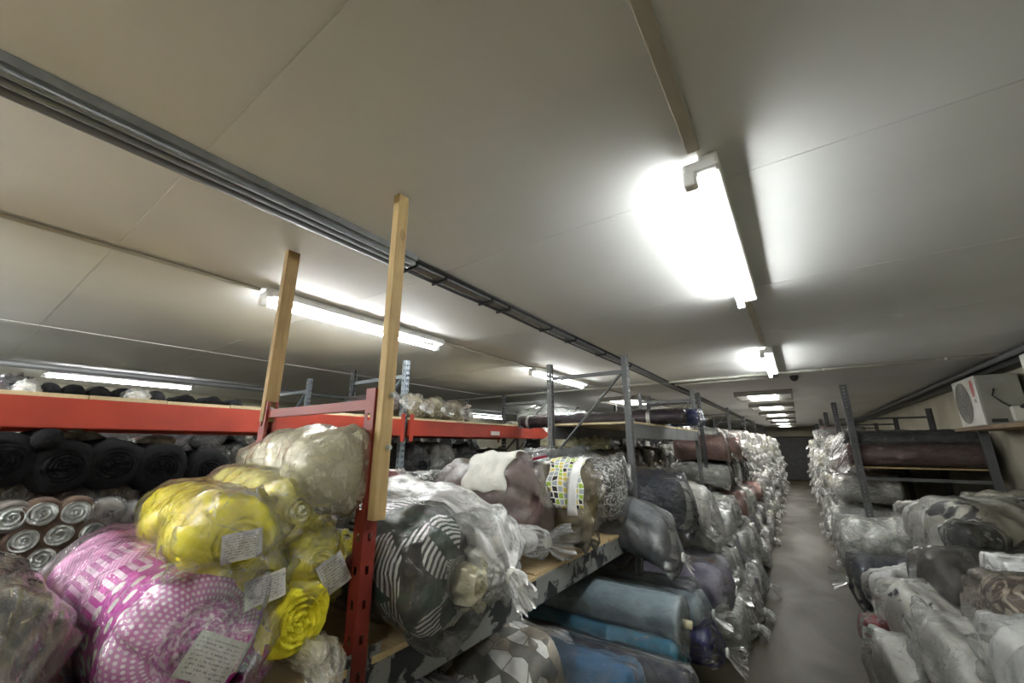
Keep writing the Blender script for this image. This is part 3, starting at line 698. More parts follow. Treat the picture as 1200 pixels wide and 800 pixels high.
# ------------------------------------------------------------------ air conditioners on the right wall
def ac(y0, y1, z0, z1, label, xf=1.74, xb=2.08):
    e = empty('air_conditioner', ((xf + xb) / 2, (y0 + y1) / 2, CZ + z0), label, 'air conditioner')
    za, zb = CZ + z0, CZ + z1
    MB().box(xf + .012, xb, y0, y1, za, zb).build('casing', 'ac_side', e, bevel=.012)
    MB().box(xf, xf + .014, y0 + .002, y1 - .002, za + .002, zb - .002).build('front_panel', 'ac_white', e, bevel=.005)
    yc, zc, rr = y1 - (y1 - y0) * .38, (za + zb) / 2, (zb - za) * .43
    t = np.linspace(0, 2 * PI, 36, endpoint=False)
    mb = MB(); mb.v = [(xf - .004, yc + rr * math.cos(a), zc + rr * math.sin(a)) for a in t]; mb.f = [list(range(36))]
    g = mb.build('fan_grille', 'grille_grey', e)
    mb = MB()
    for q in (1., .82, .64, .46, .28): mb.tube([(xf - .008, yc + rr * q * math.cos(a), zc + rr * q * math.sin(a)) for a in np.linspace(0, 2 * PI, 37)], .004, 6)
    for a in np.linspace(0, PI, 6, endpoint=False): mb.bar((xf - .008, yc - rr * math.cos(a), zc - rr * math.sin(a)), (xf - .008, yc + rr * math.cos(a), zc + rr * math.sin(a)), .004, .004)
    gw = mb.build('grille_wire', 'ac_side', g, origin=e.location)
    mb = MB(); mb.v = [(xf - .003, y0 + .115 + .05 * math.cos(a), zb - .14 + .10 * math.sin(a)) for a in t]; mb.f = [list(range(36))]
    mb.build('emblem', 'logo_red', e)['label'] = 'red oval emblem'
    MB().box(xf - .003, xf, y0 + .085, y0 + .14, zb - .30, zb - .26).build('badge', 'grille_grey', e)
    MB().box(xf + .20, xb - .02, y0 - .05, y0, za + .03, za + .20).build('valve_cover', 'ac_white', e, bevel=.02)
    MB().box(xf + .05, xf + .19, y0 - .006, y0, zb - .10, zb - .07).build('side_vent', 'grille_grey', e)
    MB().box(xf + .05, xf + .17, y0 - .004, y0, za + .03, za + .07).build('maker_plate', 'dark_pipe', e)
    MB().tube([(xf + .13, y0 - .012, zb - .16), (xf + .10, y0 - .03, zb - .24), (xf + .16, y0 - .035, za + .24), (xf + .24, y0 - .02, za + .17)], .007, 8).build('cable', 'black_plastic', e, smooth=True)
    MB().tube([(xf + .28, y0 - .03, za + .18), (xb - .02, y0 - .10, za + .22), (xb + .03, y0 - .25, za + .24)], .02, 8).build('pipe', 'black_plastic', e, smooth=True)
ac(6.72, 7.52, .205, .765, 'boxy wall air conditioner with round fan grille and red emblem')
ac(4.70, 5.50, .22, .78, 'second air conditioner casing further along the right wall')
o = MB().box(1.70, 2.13, 4.5, 7.7, CZ + .16, CZ + .20).build('support_plank', 'brown_plank', origin=(1.9, 6, CZ + .16)); tag(o, 'brown plank carrying the air conditioner on the right wall', 'plank')

# ================================================================== ROLLS AND BUNDLES
def RX(name, label, cat, front, L, r, fabric, yaw=0., pitch=0., **kw):
    """roll lying along x with its front end at the given point"""
    B = Vector(front); d = Vector((-math.cos(yaw) * math.cos(pitch), -math.sin(yaw) * math.cos(pitch), -math.sin(pitch)))
    return roll(name, label, cat, B + d * L, B, r, fabric, **kw)
# --- near bay: pink and yellow
RX('pink_fabric_roll', 'large magenta and pink roll with white dots in clear plastic', 'fabric roll', V(-1.235, .47, -.46), .92, .16, 'f_pink', endmat='f_pink_end', end='open', ext=.12, droop=.5, lump=.03, label_at=('face', .02, -.03, -.55), label_size=(.13, .09), seed=3, endround=.07)
RX('yellow_fabric_roll', 'pleated yellow roll in clear bag with white label, lying above pink roll', 'fabric roll', PX(280, 637, -1.25), .82, .118, 'f_yellow', end='open', ext=.06, lump=.07, droop=.3, label_at=('face', 0, .0, .1), seed=11, yaw=-.12, film='film_clear')
RX('yellow_fabric_roll', 'pale yellow roll in clear bag under the cream bundle', 'fabric roll', PX(355, 600, -1.28), .76, .108, 'f_yellow_pale', end='open', ext=.07, droop=.5, lump=.06, seed=12, film='film_clear', yaw=-.10)
RX('cream_fabric_bundle', 'cream bundle in cloudy plastic with a long twisted tail, topmost of yellow pile', 'fabric bundle', PX(402, 549, -1.21), .92, .12, 'f_cream', end='none', lump=.08, seed=13, film='film_cream', yaw=-.2, endround=.09, spiral=False)
RX('yellow_fabric_roll', 'bright yellow roll with folded white label on its end, beside red upright', 'fabric roll', PX(375, 664, -1.24), .74, .105, 'f_yellow', end='open', ext=.05, droop=.4, lump=.05, seed=14, label_at=('face', .03, -.02, .5), label_size=(.08, .10))
RX('yellow_fabric_roll', 'small yellow roll with white label squeezed between pink roll and its neighbours', 'fabric roll', PX(306, 682, -1.24), .72, .088, 'f_yellow', end='open', ext=.03, lump=.05, seed=15, label_at=('face', .0, -.01, .15), label_size=(.10, .07))
RX('yellow_fabric_roll', 'loosely coiled unwrapped yellow roll at the bottom of the yellow pile', 'fabric roll', PX(352, 727, -1.20), .72, .088, 'f_yellow', film=None, lump=.10, seed=16, endround=.015)
RX('plastic_bag', 'crumpled empty clear bag hanging below the yellow rolls', 'plastic bag', PX(375, 770, -1.15), .16, .045, 'f_cream', end='open', ext=.10, droop=.9, lump=.2, film='film_cream', seed=17, squash=.6)
RX('navy_fabric_roll', 'navy roll in brownish crinkled plastic left of the pink roll', 'fabric roll', V(-1.40, .135, -.43), .7, .125, 'f_navy', end='open', ext=.14, droop=.6, lump=.08, film='film_tan', seed=18)
RX('blue_fabric_bundle', 'royal blue bundle in thin plastic beneath the navy roll', 'fabric bundle', V(-1.18, .25, -.575), .55, .055, 'f_blue', end='open', ext=.1, droop=.6, lump=.1, film='film_dark', seed=19)
# --- second row: black rolls and white ended rolls
for i, (u, v, r, l) in enumerate(((14, 607, .068, 0), (50, 602, .07, 0), (89, 600, .07, 0), (28, 634, .066, 1), (70, 626, .066, 1), (108, 624, .066, 1), (5, 660, .066, 1), (48, 655, .066, 1), (88, 652, .066, 1), (-35, 632, .066, 1), (128, 602, .07, 2), (160, 606, .07, 2))):
    p = PX(u, v, -2.86)
    if l == 0: RX('brown_fabric_roll', 'brown roll with crumpled white paper end, upper row below black rolls', 'fabric roll', p, .9, r, 'f_brown' if i else 'f_taupe', group='upper white ended rolls', film=None, lump=.03, endmat='f_paperwhite', endround=.02)
    elif l == 1: RX('brown_fabric_roll', 'brown roll with crumpled white paper end, lower row peeping above pink roll', 'fabric roll', p, .9, r, 'f_brown', group='lower white ended rolls', film=None, lump=.03, endmat='f_paperwhite', endround=.02)
    else: RX('taupe_fabric_roll', 'dull taupe roll behind the pleated yellow roll', 'fabric roll', p, .9, r, 'f_taupe', group='taupe rolls behind yellow', lump=.04, film='film_grey', end='none')
for i, (u, v, r) in enumerate(((-30, 592, .08), (10, 580, .08), (52, 580, .085), (95, 584, .085), (140, 580, .09), (190, 584, .085))):
    RX('taupe_fabric_roll', 'grey brown roll lying between white ended rolls and black rolls', 'fabric roll', PX(u, v, -3.02), .8, r, 'f_taupe' if i % 2 else 'f_brown', group='grey brown rolls under black rolls', film='film_dark', end='none', lump=.04)
for i, (u, v, r) in enumerate(((0, 540, .13), (75, 548, .13), (135, 545, .13), (190, 548, .13), (245, 552, .12))):
    RX('black_fabric_roll', 'fat black roll stacked under the red beam', 'fabric roll', PX(u, v, -2.92), .85, r, 'f_black', group='fat black rolls', film=None, lump=.06)
RX('black_fabric_roll', 'black roll with a hollow core lying on top of the fat black rolls', 'fabric roll', PX(58, 514, -2.84), .85, .05, 'f_black', film=None, lump=.03)
for u, v in ((82, 513), (105, 517), (128, 523), (175, 521), (190, 519)):
    RX('white_fabric_roll', 'small white wrapped roll glimpsed behind the black rolls', 'fabric roll', PX(u, v + 4, -3.55), .35, .06, 'f_white', group='white rolls behind black rolls', film='film_milky', end='none', lump=.05, res=(24, 14))
for i, (u, r, fab) in enumerate(((14, .062, 'f_charcoal'), (58, .052, 'f_charcoal'), (88, .052, 'f_black'), (118, .054, 'f_black'), (148, .054, 'f_black'), (187, .052, 'f_charcoal'), (223, .048, 'f_black'), (254, .050, 'f_black'), (281, .046, 'f_charcoal'))):
    p = PX(u, 460, -3.42)
    RX('dark_fabric_roll', 'dark grey roll in crinkled film on the red beam shelf' if i == 0 else 'black roll lying on the pale boards above the red beam', 'fabric roll', (p.x, p.y, CZ + .245 + r * .92), .42, r, fab, group=None if i == 0 else 'black rolls above red beam', film='film_dark' if i == 0 else None, end='open', ext=.05, lump=.06)
for u, z in ((30, .40), (165, .38)):
    p = PX(u, 460, -3.25); RX('white_fabric_scrap', 'scrap of white plastic poking up between the black rolls', 'plastic scrap', (p.x, p.y, CZ + .245 + .035), .3, .038, 'f_white', film='film_milky', group='white scraps above red beam', end='open', ext=.06, lump=.15, res=(24, 14))
# red beam shelf, second bay
RX('purple_fabric_roll', 'dark purple wrapped roll standing out beside the blue grey upright', 'fabric roll', PX(462, 471, -3.1) , .7, .085, 'f_burgundy', lump=.06, film='film_grey')
for i, (u, r) in enumerate(((488, .125), (513, .12), (535, .11))):
    p = PX(u, 480, -3.08); RX('camouflage_bundle', 'camouflage print bundle tied with plastic above the labelled red beam', 'fabric bundle', (p.x, p.y, CZ + .245 + r * .9), .7, r, 'f_camo', group='camouflage bundles', film='film_tan', end='tail', lump=.1, ext=.07)
p = PX(655, 493, -3.05); RX('white_fabric_scrap', 'clear plastic sheet spilling over the end of the red beam', 'plastic scrap', (-2.94, 4.95, CZ + .29), .6, .05, 'f_pale', film='film_milky', end='open', ext=.12, droop=1.2, lump=.2, squash=.6)
# dusky bundles below
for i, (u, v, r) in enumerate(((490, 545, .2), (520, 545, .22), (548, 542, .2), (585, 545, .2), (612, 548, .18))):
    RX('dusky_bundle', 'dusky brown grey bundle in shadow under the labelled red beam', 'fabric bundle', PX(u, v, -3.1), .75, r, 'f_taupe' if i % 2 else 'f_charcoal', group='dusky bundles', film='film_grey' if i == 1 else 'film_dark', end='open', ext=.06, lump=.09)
# --- behind, on the main shelf
RX('pink_red_roll', 'short pinkish red roll with white end behind the timber prop', 'fabric roll', PX(470, 562, -1.75), .42, .042, 'f_pinkred', film='film_milky', end='none', endmat='f_white', yaw=1.1, lump=.03)
RX('white_fabric_bundle', 'white and red wrapped bundle with a pointed flap behind the white bag', 'fabric bundle', PX(512, 568, -1.72), .5, .06, 'f_scribble', film='film_milky', end='open', ext=.06, yaw=.5, lump=.12)
for i, (u, v) in enumerate(((522, 569), (535, 568), (549, 567))):
    RX('white_core_roll', 'slim white roll with hollow core, one of three side by side', 'fabric roll', PX(u, v + 4, -1.80), .5, .033, 'f_pale', film=None, group='three white cored rolls', lump=.02, endround=.01)
for i, y in enumerate((1.75, 2.08, 2.41)): RX('plain_taupe_roll', 'plain taupe roll hidden under the three white cored rolls', 'fabric roll', (-1.72, y, CZ - .63 + .15), .45, .165, 'f_taupe', group='taupe rolls at the shelf back', film=None, lump=.03, res=(24, 14))
# --- flaking shelf, front
RX('green_striped_bundle', 'dark green bundle with black and white stripes in shiny clear plastic', 'fabric bundle', V(-1.00, 1.13, -.435), .80, .19, 'f_greenstripe', end='none', lump=.09, seed=21, film='film_clear', endround=.12, spiral=False)
RX('cream_fabric_scrap', 'pale yellow folded cloth end sticking out beside the striped bundle', 'fabric scrap', PX(562, 688, -.92), .14, .045, 'f_cream', film='film_clear', end='open', ext=.03, lump=.25, squash=1.3, endround=.02)
RX('white_fabric_bag', 'bulging white plastic bag drooping over the flaking shelf edge', 'fabric bag', PX(585, 618, -.96), .98, .14, 'f_white', end='tail', ext=.05, lump=.09, seed=22, film='film_bag', droop=.9, bend=.5, yaw=-.05, tail_len=.06, endround=.12, spiral=False, wr=.6)
RX('knotted_bag_end', 'knotted clear bag end poking out above the white bag', 'plastic bag', PX(628, 635, -.97), .22, .05, 'f_white', end='tail', ext=.05, lump=.15, film='film_clear', tail_len=.09, droop=-.1)
RX('mauve_fabric_roll', 'shiny mauve brown roll draped with cream cloth beside the white bag', 'fabric roll', PX(622, 592, -1.14), .5, .20, 'f_mauve', end='open', ext=.03, lump=.06, seed=23, film='film_rose', spiral=False, endround=.1)
RX('olive_fabric_roll', 'large olive brown roll wearing a strip of hexagon print cloth', 'fabric roll', PX(690, 592, -1.06), .9, .225, 'f_olive', end='open', ext=.03, lump=.05, seed=24, film='film_tan', endround=.1, spiral=False)
RX('scribble_bundle', 'black and white scribble print bundle beside the tall grey frame', 'fabric bundle', PX(728, 572, -1.12), .8, .215, 'f_scribble', end='open', ext=.05, lump=.09, seed=25, film='film_clear', endround=.1, spiral=False)
RX('grey_patch_bundle', 'dark grey and white patched bundle behind the olive roll', 'fabric bundle', PX(690, 555, -1.45), .6, .2, 'f_patch_grey', end='open', ext=.05, lump=.10, seed=26, film='film_grey', spiral=False)
def drape(name, label, path, width, mat, seed=1, amp=.012, ns=22, nw=12, wdir=(0, 1, 0)):
    """a strip of cloth draped along a path of world points"""
    pts = [Vector(p) for p in path]; seg = np.linspace(0, len(pts) - 1, ns); vs_, fs, uvs = [], [], []
    wd = Vector(wdir); d0 = 0
    for i, s_ in enumerate(seg):
        a = int(min(s_, len(pts) - 2)); t = s_ - a; t2 = t * t * (3 - 2 * t) if False else t
        p = pts[a].lerp(pts[a + 1], t2)
        for j in range(nw):
            q = j / (nw - 1) - .5; wob = 1 + .12 * math.sin(i * .7 + seed)
            n = float(vnoise(np.array([[i * .35, j * .5, seed * 3.1]]), seed)[0])
            pp = p + wd * (q * width * wob) + Vector((.6, 0, .8)) * (n * amp); vs_.append(tuple(pp)); uvs.append((q * width, i * .02))
    for i in range(ns - 1):
        for j in range(nw - 1): fs.append((i * nw + j, i * nw + j + 1, (i + 1) * nw + j + 1, (i + 1) * nw + j))
    c = sum((Vector(v) for v in vs_), Vector()) / len(vs_)
    me = bpy.data.meshes.new(name); me.from_pydata([tuple(Vector(v) - c) for v in vs_], [], fs); ul = me.uv_layers.new(name='UVMap')
    for lp in me.loops: ul.data[lp.index].uv = uvs[lp.vertex_index]
    me.materials.append(M[mat]); me.polygons.foreach_set('use_smooth', np.ones(len(me.polygons), bool))
    o = bpy.data.objects.new(name, me); link(o); o.location = c
    m = o.modifiers.new('thick', 'SOLIDIFY'); m.thickness = .004
    return tag(o, label, 'cloth')
def over_roll(front, L, r, a0, a1, x0, x1, n=10):
    """points over a roll lying along x: angle (0 = +y side, 90 = top, 180 = camera side) while moving from x0 to x1"""
    return [Vector((front.x - L * 0 + x0 + (x1 - x0) * t, front.y + (r + .03) * math.cos(a0 + (a1 - a0) * t), front.z + (r + .03) * math.sin(a0 + (a1 - a0) * t))) for t in np.linspace(0, 1, n)]
of = PX(690, 592, -1.06); mf = PX(622, 592, -1.16)
drape('hexagon_cloth', 'white cloth printed with green and black hexagons draped on olive roll', over_roll(of, 0, .235, PI * .42, PI * .98, -.13, .0), .20, 'f_hexprint', 3, wdir=(1, .15, 0))
drape('white_selvage', 'narrow white cloth strip hanging over the olive roll end', over_roll(of, 0, .24, PI * .40, PI * 1.02, -.01, .03), .05, 'f_white', 5, wdir=(1, .2, 0), nw=5)
drape('cream_cloth', 'rumpled cream cloth flap lying over the mauve roll', over_roll(mf, 0, .225, PI * .40, PI * .9, -.20, -.12), .24, 'f_pale', 7, .03, wdir=(1, .1, 0))
o = MB().bar(mf + Vector((-.16, .1, .2)), mf + Vector((-.02, .2, .235)), .07, .012).build('red_tag', 'f_pinkred', bevel=.003); tag(o, 'small raspberry red cloth corner above the mauve roll', 'cloth')
# --- cream flower cluster, long purple roll
e = None
for i in range(16):
    u = 672 + (i % 8) * 6.2 + R.uniform(-2, 2); v = 517 + (i // 8) * 9 + R.uniform(-3, 3)
    RX('cream_bundle_end', 'gathered cream cloth end in the pale cluster below purple roll', 'fabric bundle', PX(u, v, -1.9), .4, .042, 'f_creamflower', group='pale cluster of gathered ends', film=None, lump=.25, res=(20, 12), spiral=True)
for i in range(10):
    u = 716 + i * 3.8 + R.uniform(-2, 2); v = 521 + R.uniform(-5, 6)
    RX('small_roll_end', 'small dark and white roll end below the purple roll shelf', 'fabric roll', PX(u, v, -1.95), .4, .05, R.choice(('f_scribble', 'f_charcoal', 'f_white', 'f_burgundy')), group='small dark and white roll ends', film='film_milky', end='none', lump=.1, res=(20, 12))
A, B = PY(612, 487, 4.4), PY(803, 486, 4.4); zz = CZ + .20 + .075; A.z = B.z = zz
pr = roll('purple_fabric_roll', 'very long dark purple roll lying across the top shelf', 'fabric roll', A, B, .075, 'f_purple', film='film_dark', end='none', lump=.02, seed=31, res=(32, 60))
for t in (.06, .82):
    c = A.lerp(B, t); MB().tube([c + Vector((-.02, 0, 0)), c + Vector((.02, 0, 0))], .083, 24, cap=False).build('tape_band', 'white_plastic', pr, smooth=True)
RX('royal_blue_bundle', 'royal blue cloth bundle with white trim at the end of purple roll', 'fabric bundle', B + Vector((.10, .12, -.01)), .28, .085, 'f_royal', film='film_clear', end='open', ext=.06, lump=.2, droop=.7)
for i, (y, r, fab) in enumerate(((4.75, .07, 'f_burgundy'), (5.0, .06, 'f_white'), (5.3, .07, 'f_charcoal'))):
    RX('top_shelf_roll', 'plain roll lying behind the long purple roll: ' + ('wine red', 'white', 'charcoal')[i], 'fabric roll', (-1.2, y, CZ + .2 + r), .9, r, fab, film='film_clear', end='none', lump=.03, res=(24, 20))
# --- navy bundles hanging out of the second bay
RX('navy_bundle', 'navy bundle in clear plastic with white tag, beyond the tall grey frame', 'fabric bundle', PX(800, 583, -.92), .95, .24, 'f_navy', film='film_grey', end='open', ext=.10, droop=.8, lump=.08, seed=41, bend=.3, spiral=False, endround=.15)
RX('navy_bundle', 'grey blue bundle in a sagging clear bag drooping below the shelf', 'fabric bundle', PX(782, 615, -.86), .9, .19, 'f_steel', film='film_grey', end='tail', ext=.08, droop=.8, lump=.1, seed=42, bend=.7, tail_len=.05, spiral=False, endround=.15)
RX('white_wrapped_bundle', 'milky wrapped bundle hanging in front of the navy bundles', 'fabric bundle', PX(828, 590, -.88), .8, .23, 'f_pale', film='film_milky', end='open', ext=.14, droop=1.2, lump=.1, seed=43, bend=.5, spiral=False)
RX('white_wrapped_bundle', 'small milky bag end hanging below the milky wrapped bundle', 'fabric bundle', PX(842, 632, -.86), .5, .14, 'f_pale', film='film_milky', end='tail', ext=.14, droop=1.2, lump=.14, seed=44, bend=.8)
RX('rose_bundle', 'dusty pink bundle in clear plastic hanging low beyond milky bundles', 'fabric bundle', PX(868, 608, -.90), .8, .24, 'f_lavender', film='film_rose', end='open', ext=.14, droop=1.0, lump=.1, seed=45, bend=.4, spiral=False)
# --- floor level rolls
RX('light_blue_roll', 'light blue roll in clear plastic with cardboard core under flaking shelf', 'fabric roll', PX(800, 730, -.70), 1.15, .135, 'f_lightblue', film='film_clear', end='none', lump=.015, seed=51, core=True, endround=.02)
RX('teal_roll', 'turquoise blue shiny roll beneath the light blue roll', 'fabric roll', PX(800, 772, -.70), 1.15, .125, 'f_teal', film='film_clear', end='open', ext=.03, lump=.02, seed=52)
RX('navy_roll', 'near black navy roll with white strap in front of turquoise roll', 'fabric roll', PX(806, 812, -.62), 1.2, .09, 'f_navy', film='film_clear', end='open', ext=.05, lump=.02, seed=53)
RX('grey_roll', 'slim grey roll lying between the turquoise and navy rolls', 'fabric roll', PX(800, 790, -.66), 1.1, .045, 'f_steel', film='film_clear', end='none', lump=.02, seed=54)
RX('mid_blue_roll', 'mid blue roll beside the triangle print bundle', 'fabric roll', PX(740, 818, -.70), 1.0, .11, 'f_midblue', film='film_clear', end='open', ext=.05, lump=.03, seed=55)
RX('triangle_print_bundle', 'white and brown triangle print bundle in clear plastic under the shelf', 'fabric bundle', V(-.93, 1.60, -1.02), .8, .255, 'f_geoprint', film='film_clear', end='none', lump=.06, seed=56, endround=.16, spiral=False)
RX('white_striped_bundle', 'white bundle with dark stripes low under the flaking shelf', 'fabric bundle', V(-1.02, 1.12, -.98), .8, .19, 'f_whitestripe', film='film_clear', end='open', ext=.05, lump=.08, seed=57, spiral=False)
RX('slate_roll', 'slate blue roll tucked behind the light blue roll', 'fabric roll', PX(815, 702, -.80), 1.1, .12, 'f_steel', film='film_clear', end='open', ext=.04, lump=.03, seed=58)
RX('slate_roll', 'pale blue grey roll lying under the lavender bundle', 'fabric roll', PX(822, 716, -.74), 1.1, .11, 'f_lightblue', film='film_clear', end='tail', ext=.07, lump=.03, seed=59)
RX('lavender_bundle', 'lavender roll in shiny gathered plastic jutting into the aisle', 'fabric roll', PX(848, 692, -.72), 1.2, .19, 'f_lavender', film='film_clear', end='tail', ext=.09, lump=.05, seed=60, endround=.09)
RX('indigo_roll', 'deep indigo roll in shiny gathered plastic on the floor edge', 'fabric roll', PX(833, 752, -.70), 1.1, .13, 'f_indigo', film='film_clear', end='tail', ext=.09, lump=.05, seed=61, endround=.07, droop=.4)
RX('lavender_bundle', 'small mauve grey bundle above the lavender roll', 'fabric bundle', PX(842, 668, -.86), 1.0, .10, 'f_rose', film='film_milky', end='tail', ext=.06, lump=.1, seed=62)
for i, y in enumerate((1.0, 1.3, 1.62, 1.94, 2.26, 2.58, 2.9, 3.22)):
    RX('grey_floor_roll', 'drab roll lying on the floor under the low deck', 'fabric roll', (-.80 - .05 * (i % 2), y, .13), 1.0, .13, ('f_taupe', 'f_indigo', 'f_steel')[i % 3], group='drab floor rolls', film='film_clear', end='tail', ext=.07, lump=.04, res=(28, 20))
for i, (y, z) in enumerate(((2.05, -1.30), (2.30, -1.30), (2.56, -1.31), (3.0, -1.31), (3.25, -1.30))):
    RX('blue_deck_roll', 'blue grey roll lying on the low deck beneath the blue rolls', 'fabric roll', (-.95, y, CZ + z), .9, .10, ('f_midblue', 'f_steel')[i % 2], group='deck level blue rolls', film='film_clear', end='none', lump=.02, res=(28, 20))
# --- burgundy rolls on the right rack
for i, (y, z, r, fab) in enumerate(((8.05, -.31 + .16, .16, 'f_burgundy'), (8.36, -.31 + .15, .15, 'f_burgundy'), (8.67, -.31 + .15, .15, 'f_mauve'), (8.98, -.31 + .15, .15, 'f_burgundy'), (9.3, -.31 + .15, .15, 'f_pale'), (9.6, -.31 + .15, .15, 'f_burgundy'),
        (8.2, .06, .12, 'f_charcoal'), (8.5, .08, .12, 'f_charcoal'), (8.85, .06, .13, 'f_greygreen'), (9.2, .06, .13, 'f_pale'))):
    L = 1.42
    roll('burgundy_roll', 'burgundy roll in dusty film on the shelf below the air conditioner' if i < 6 else 'dark dusty roll lying on the burgundy rolls', 'fabric roll', V(.60 + L, y, z), V(.60, y, z), r, fab, film='film_grey' if i > 5 else 'film_rose', group='burgundy rolls' if i < 6 else 'dark rolls on burgundy', end='open', ext=.20, droop=1.3, lump=.04, res=(32, 30))
# --- right hand pile of big soft bundles
def BR(name, label, u, v, y, r, fab, film, L=.8, yaw=.0, cat='fabric bundle', pitch=0., **kw):
    """bundle with its end facing the aisle (towards -x), end centre seen at pixel u, v at depth y"""
    B = PY(u, v, y); B.z = max(B.z, r * .9); d = Vector((math.cos(yaw) * math.cos(pitch), math.sin(yaw) * math.cos(pitch), math.sin(pitch)))
    kw.setdefault('lump', .12); kw.setdefault('wr', 2.2); kw.setdefault('endround', r * .55); kw.setdefault('spiral', False)
    return roll(name, label, cat, B + d * L, B, r, fab, film=film, **kw)
BR('teal_patch_bundle', 'white bundle with dark teal patches on top of the right pile', 1070, 618, 5.6, .25, 'f_patch_teal', 'film_clear', .8, .3, end='none', seed=71)
BR('cream_bundle', 'yellowish cream bundle at the back of the right pile', 1140, 606, 5.9, .24, 'f_cream', 'film_milky', .8, .0, end='none', seed=72)
BR('grey_swirl_roll', 'grey and black swirled roll resting high on the right pile', 1108, 636, 4.75, .29, 'f_greybw', 'film_clear', .9, .55, end='none', seed=73, spiral=False, endmat='f_pale')
BR('black_bundle_end', 'shiny black gathered bundle end on the grey swirl roll', 1122, 632, 4.45, .10, 'f_black', 'film_clear', .25, .6, end='none', seed=74)
BR('grey_film_bundle', 'bundle in dense whitish crinkled film beside the right rack foot', 985, 632, 6.3, .25, 'f_pale', 'film_white', .7, .1, end='open', ext=.05, seed=75)
BR('navy_film_bundle', 'navy and grey bundle in crinkled film with white tail', 1004, 680, 5.7, .24, 'f_navy', 'film_grey', .7, .15, end='tail', ext=.07, tail_len=.12, seed=76)
BR('white_pillow_roll', 'soft white roll with rounded end standing out over the aisle', 1034, 692, 5.0, .15, 'f_white', 'film_clear', .7, .9, end='none', seed=77, lump=.06)
BR('taupe_film_bundle', 'grey brown bundle in glossy film in the middle of right pile', 1086, 680, 4.35, .21, 'f_taupe', 'film_clear', .8, .3, end='none', seed=78)
BR('cat_print_bundle', 'white bundle with black shapes and a red corner at the aisle', 1050, 728, 4.2, .24, 'f_catprint', 'film_clear', .75, .35, end='none', seed=79)
BR('red_corner_bundle', 'small deep red cloth end beside the black shape print bundle', 1016, 742, 4.45, .11, 'f_red', 'film_clear', .3, .3, end='none', seed=80)
BR('white_bag_bundle', 'smooth white bag at the wall side of the right pile', 1180, 690, 3.9, .20, 'f_white', 'film_bag', .7, .2, end='none', seed=81)
BR('brown_stripe_bundle', 'brown striped bundle in clear plastic at the right edge', 1165, 735, 3.5, .25, 'f_brownstripe', 'film_clear', .8, .2, end='none', seed=82)
BR('clear_bag_bundle', 'big milky bag in front of the brown striped bundle', 1098, 782, 3.6, .26, 'f_pale', 'film_milky', .7, .3, end='open', ext=.05, seed=83)
BR('clear_bag_bundle', 'round glossy bag on the floor at the aisle edge', 1035, 792, 4.0, .25, 'f_pale', 'film_clear', .6, .3, end='none', seed=84)
BR('clear_bag_bundle', 'shiny white bag low at the right edge of the pile', 1185, 800, 3.1, .24, 'f_white', 'film_clear', .7, .2, end='open', ext=.05, seed=85)
for i, (x, y, z, fab) in enumerate(((.75, 5.9, .25, 'f_pale'), (.55, 5.2, .24, 'f_greygreen'), (.75, 4.6, .24, 'f_white'), (.85, 4.0, .24, 'f_pale'), (.8, 3.4, .24, 'f_taupe'), (1.0, 5.6, .68, 'f_pale'), (1.15, 4.9, .66, 'f_taupe'), (1.0, 6.4, .24, 'f_pale'), (1.1, 6.5, .68, 'f_white'), (.95, 3.0, .24, 'f_pale'), (1.25, 4.2, .66, 'f_pale'), (1.3, 3.5, .66, 'f_greygreen'), (.55, 6.7, .25, 'f_greygreen'), (.5, 7.2, .24, 'f_pale'), (.6, 7.1, .70, 'f_white'))):
    roll('under_bundle', 'plain bundle in milky film at the bottom of the right pile', 'fabric bundle', (x + .8, y, z), (x, y, z), .24, fab, film='film_milky', group='plain bundles under the right pile', lump=.1, end='open', ext=.06, droop=.6, spiral=False, res=(30, 24))

# --- far bundles on both sides of the aisle
protos = []
pf = [('f_pale', 'film_white'), ('f_white', 'film_milky'), ('f_greygreen', 'film_white'), ('f_cream', 'film_white'), ('f_rose', 'film_rose'), ('f_charcoal', 'film_grey'), ('f_lavender', 'film_milky'), ('f_scribble', 'film_milky')]
FARB = []
def far_bundle(x, y, z, r, kind, sgn, label, name, group):
    """z = centre height; copies one of the prototypes; sgn +1 front end looks to +x"""
    if len(FARB) < len(pf):
        pass
    p = protos[kind]
    c = copy_tree(p); c.name = name
    s = r / .2; c.scale = (s * R.uniform(.95, 1.15), s * R.uniform(.92, 1.08), s * R.uniform(.9, 1.08))
    c.rotation_euler = (0, R.uniform(-.04, .08), (0 if sgn > 0 else PI) + R.uniform(-.08, .08))
    cx = x - sgn * .40 * s
    c.location = (cx, y, z - .18 * s)
    tag(c, label, 'fabric bundle', group); return c
for i, (fa, fi) in enumerate(pf):
    for vv in (0, 1):
        q = roll('wrapped_bundle', 'proto', 'fabric bundle', Vector((-.4, 0, .18)), Vector((.4, 0, .18)), .2, fa, film=fi, lump=.13, end='tail' if vv else 'none', ext=.08, droop=.8, spiral=False, endround=.13, res=(30, 24), seed=200 + i * 2 + vv, tail_len=.07, bend=.25, wr=.8)
        protos.append(q)
W = lambda *k: R.choice(k)
KW = (0, 1, 2, 3, 4 - 4, 1, 3, 0, 6)
def kind_of(c): return c * 2 + R.choice((0, 1))
CN = {0: ('pale_bundle', 'pale grey white'), 1: ('white_bundle', 'white'), 2: ('grey_bundle', 'grey green'), 3: ('cream_bundle', 'cream'), 4: ('rose_bundle', 'dusty rose'), 5: ('charcoal_bundle', 'charcoal'), 6: ('lavender_bundle', 'lavender grey'), 7: ('printed_bundle', 'black and white printed')}
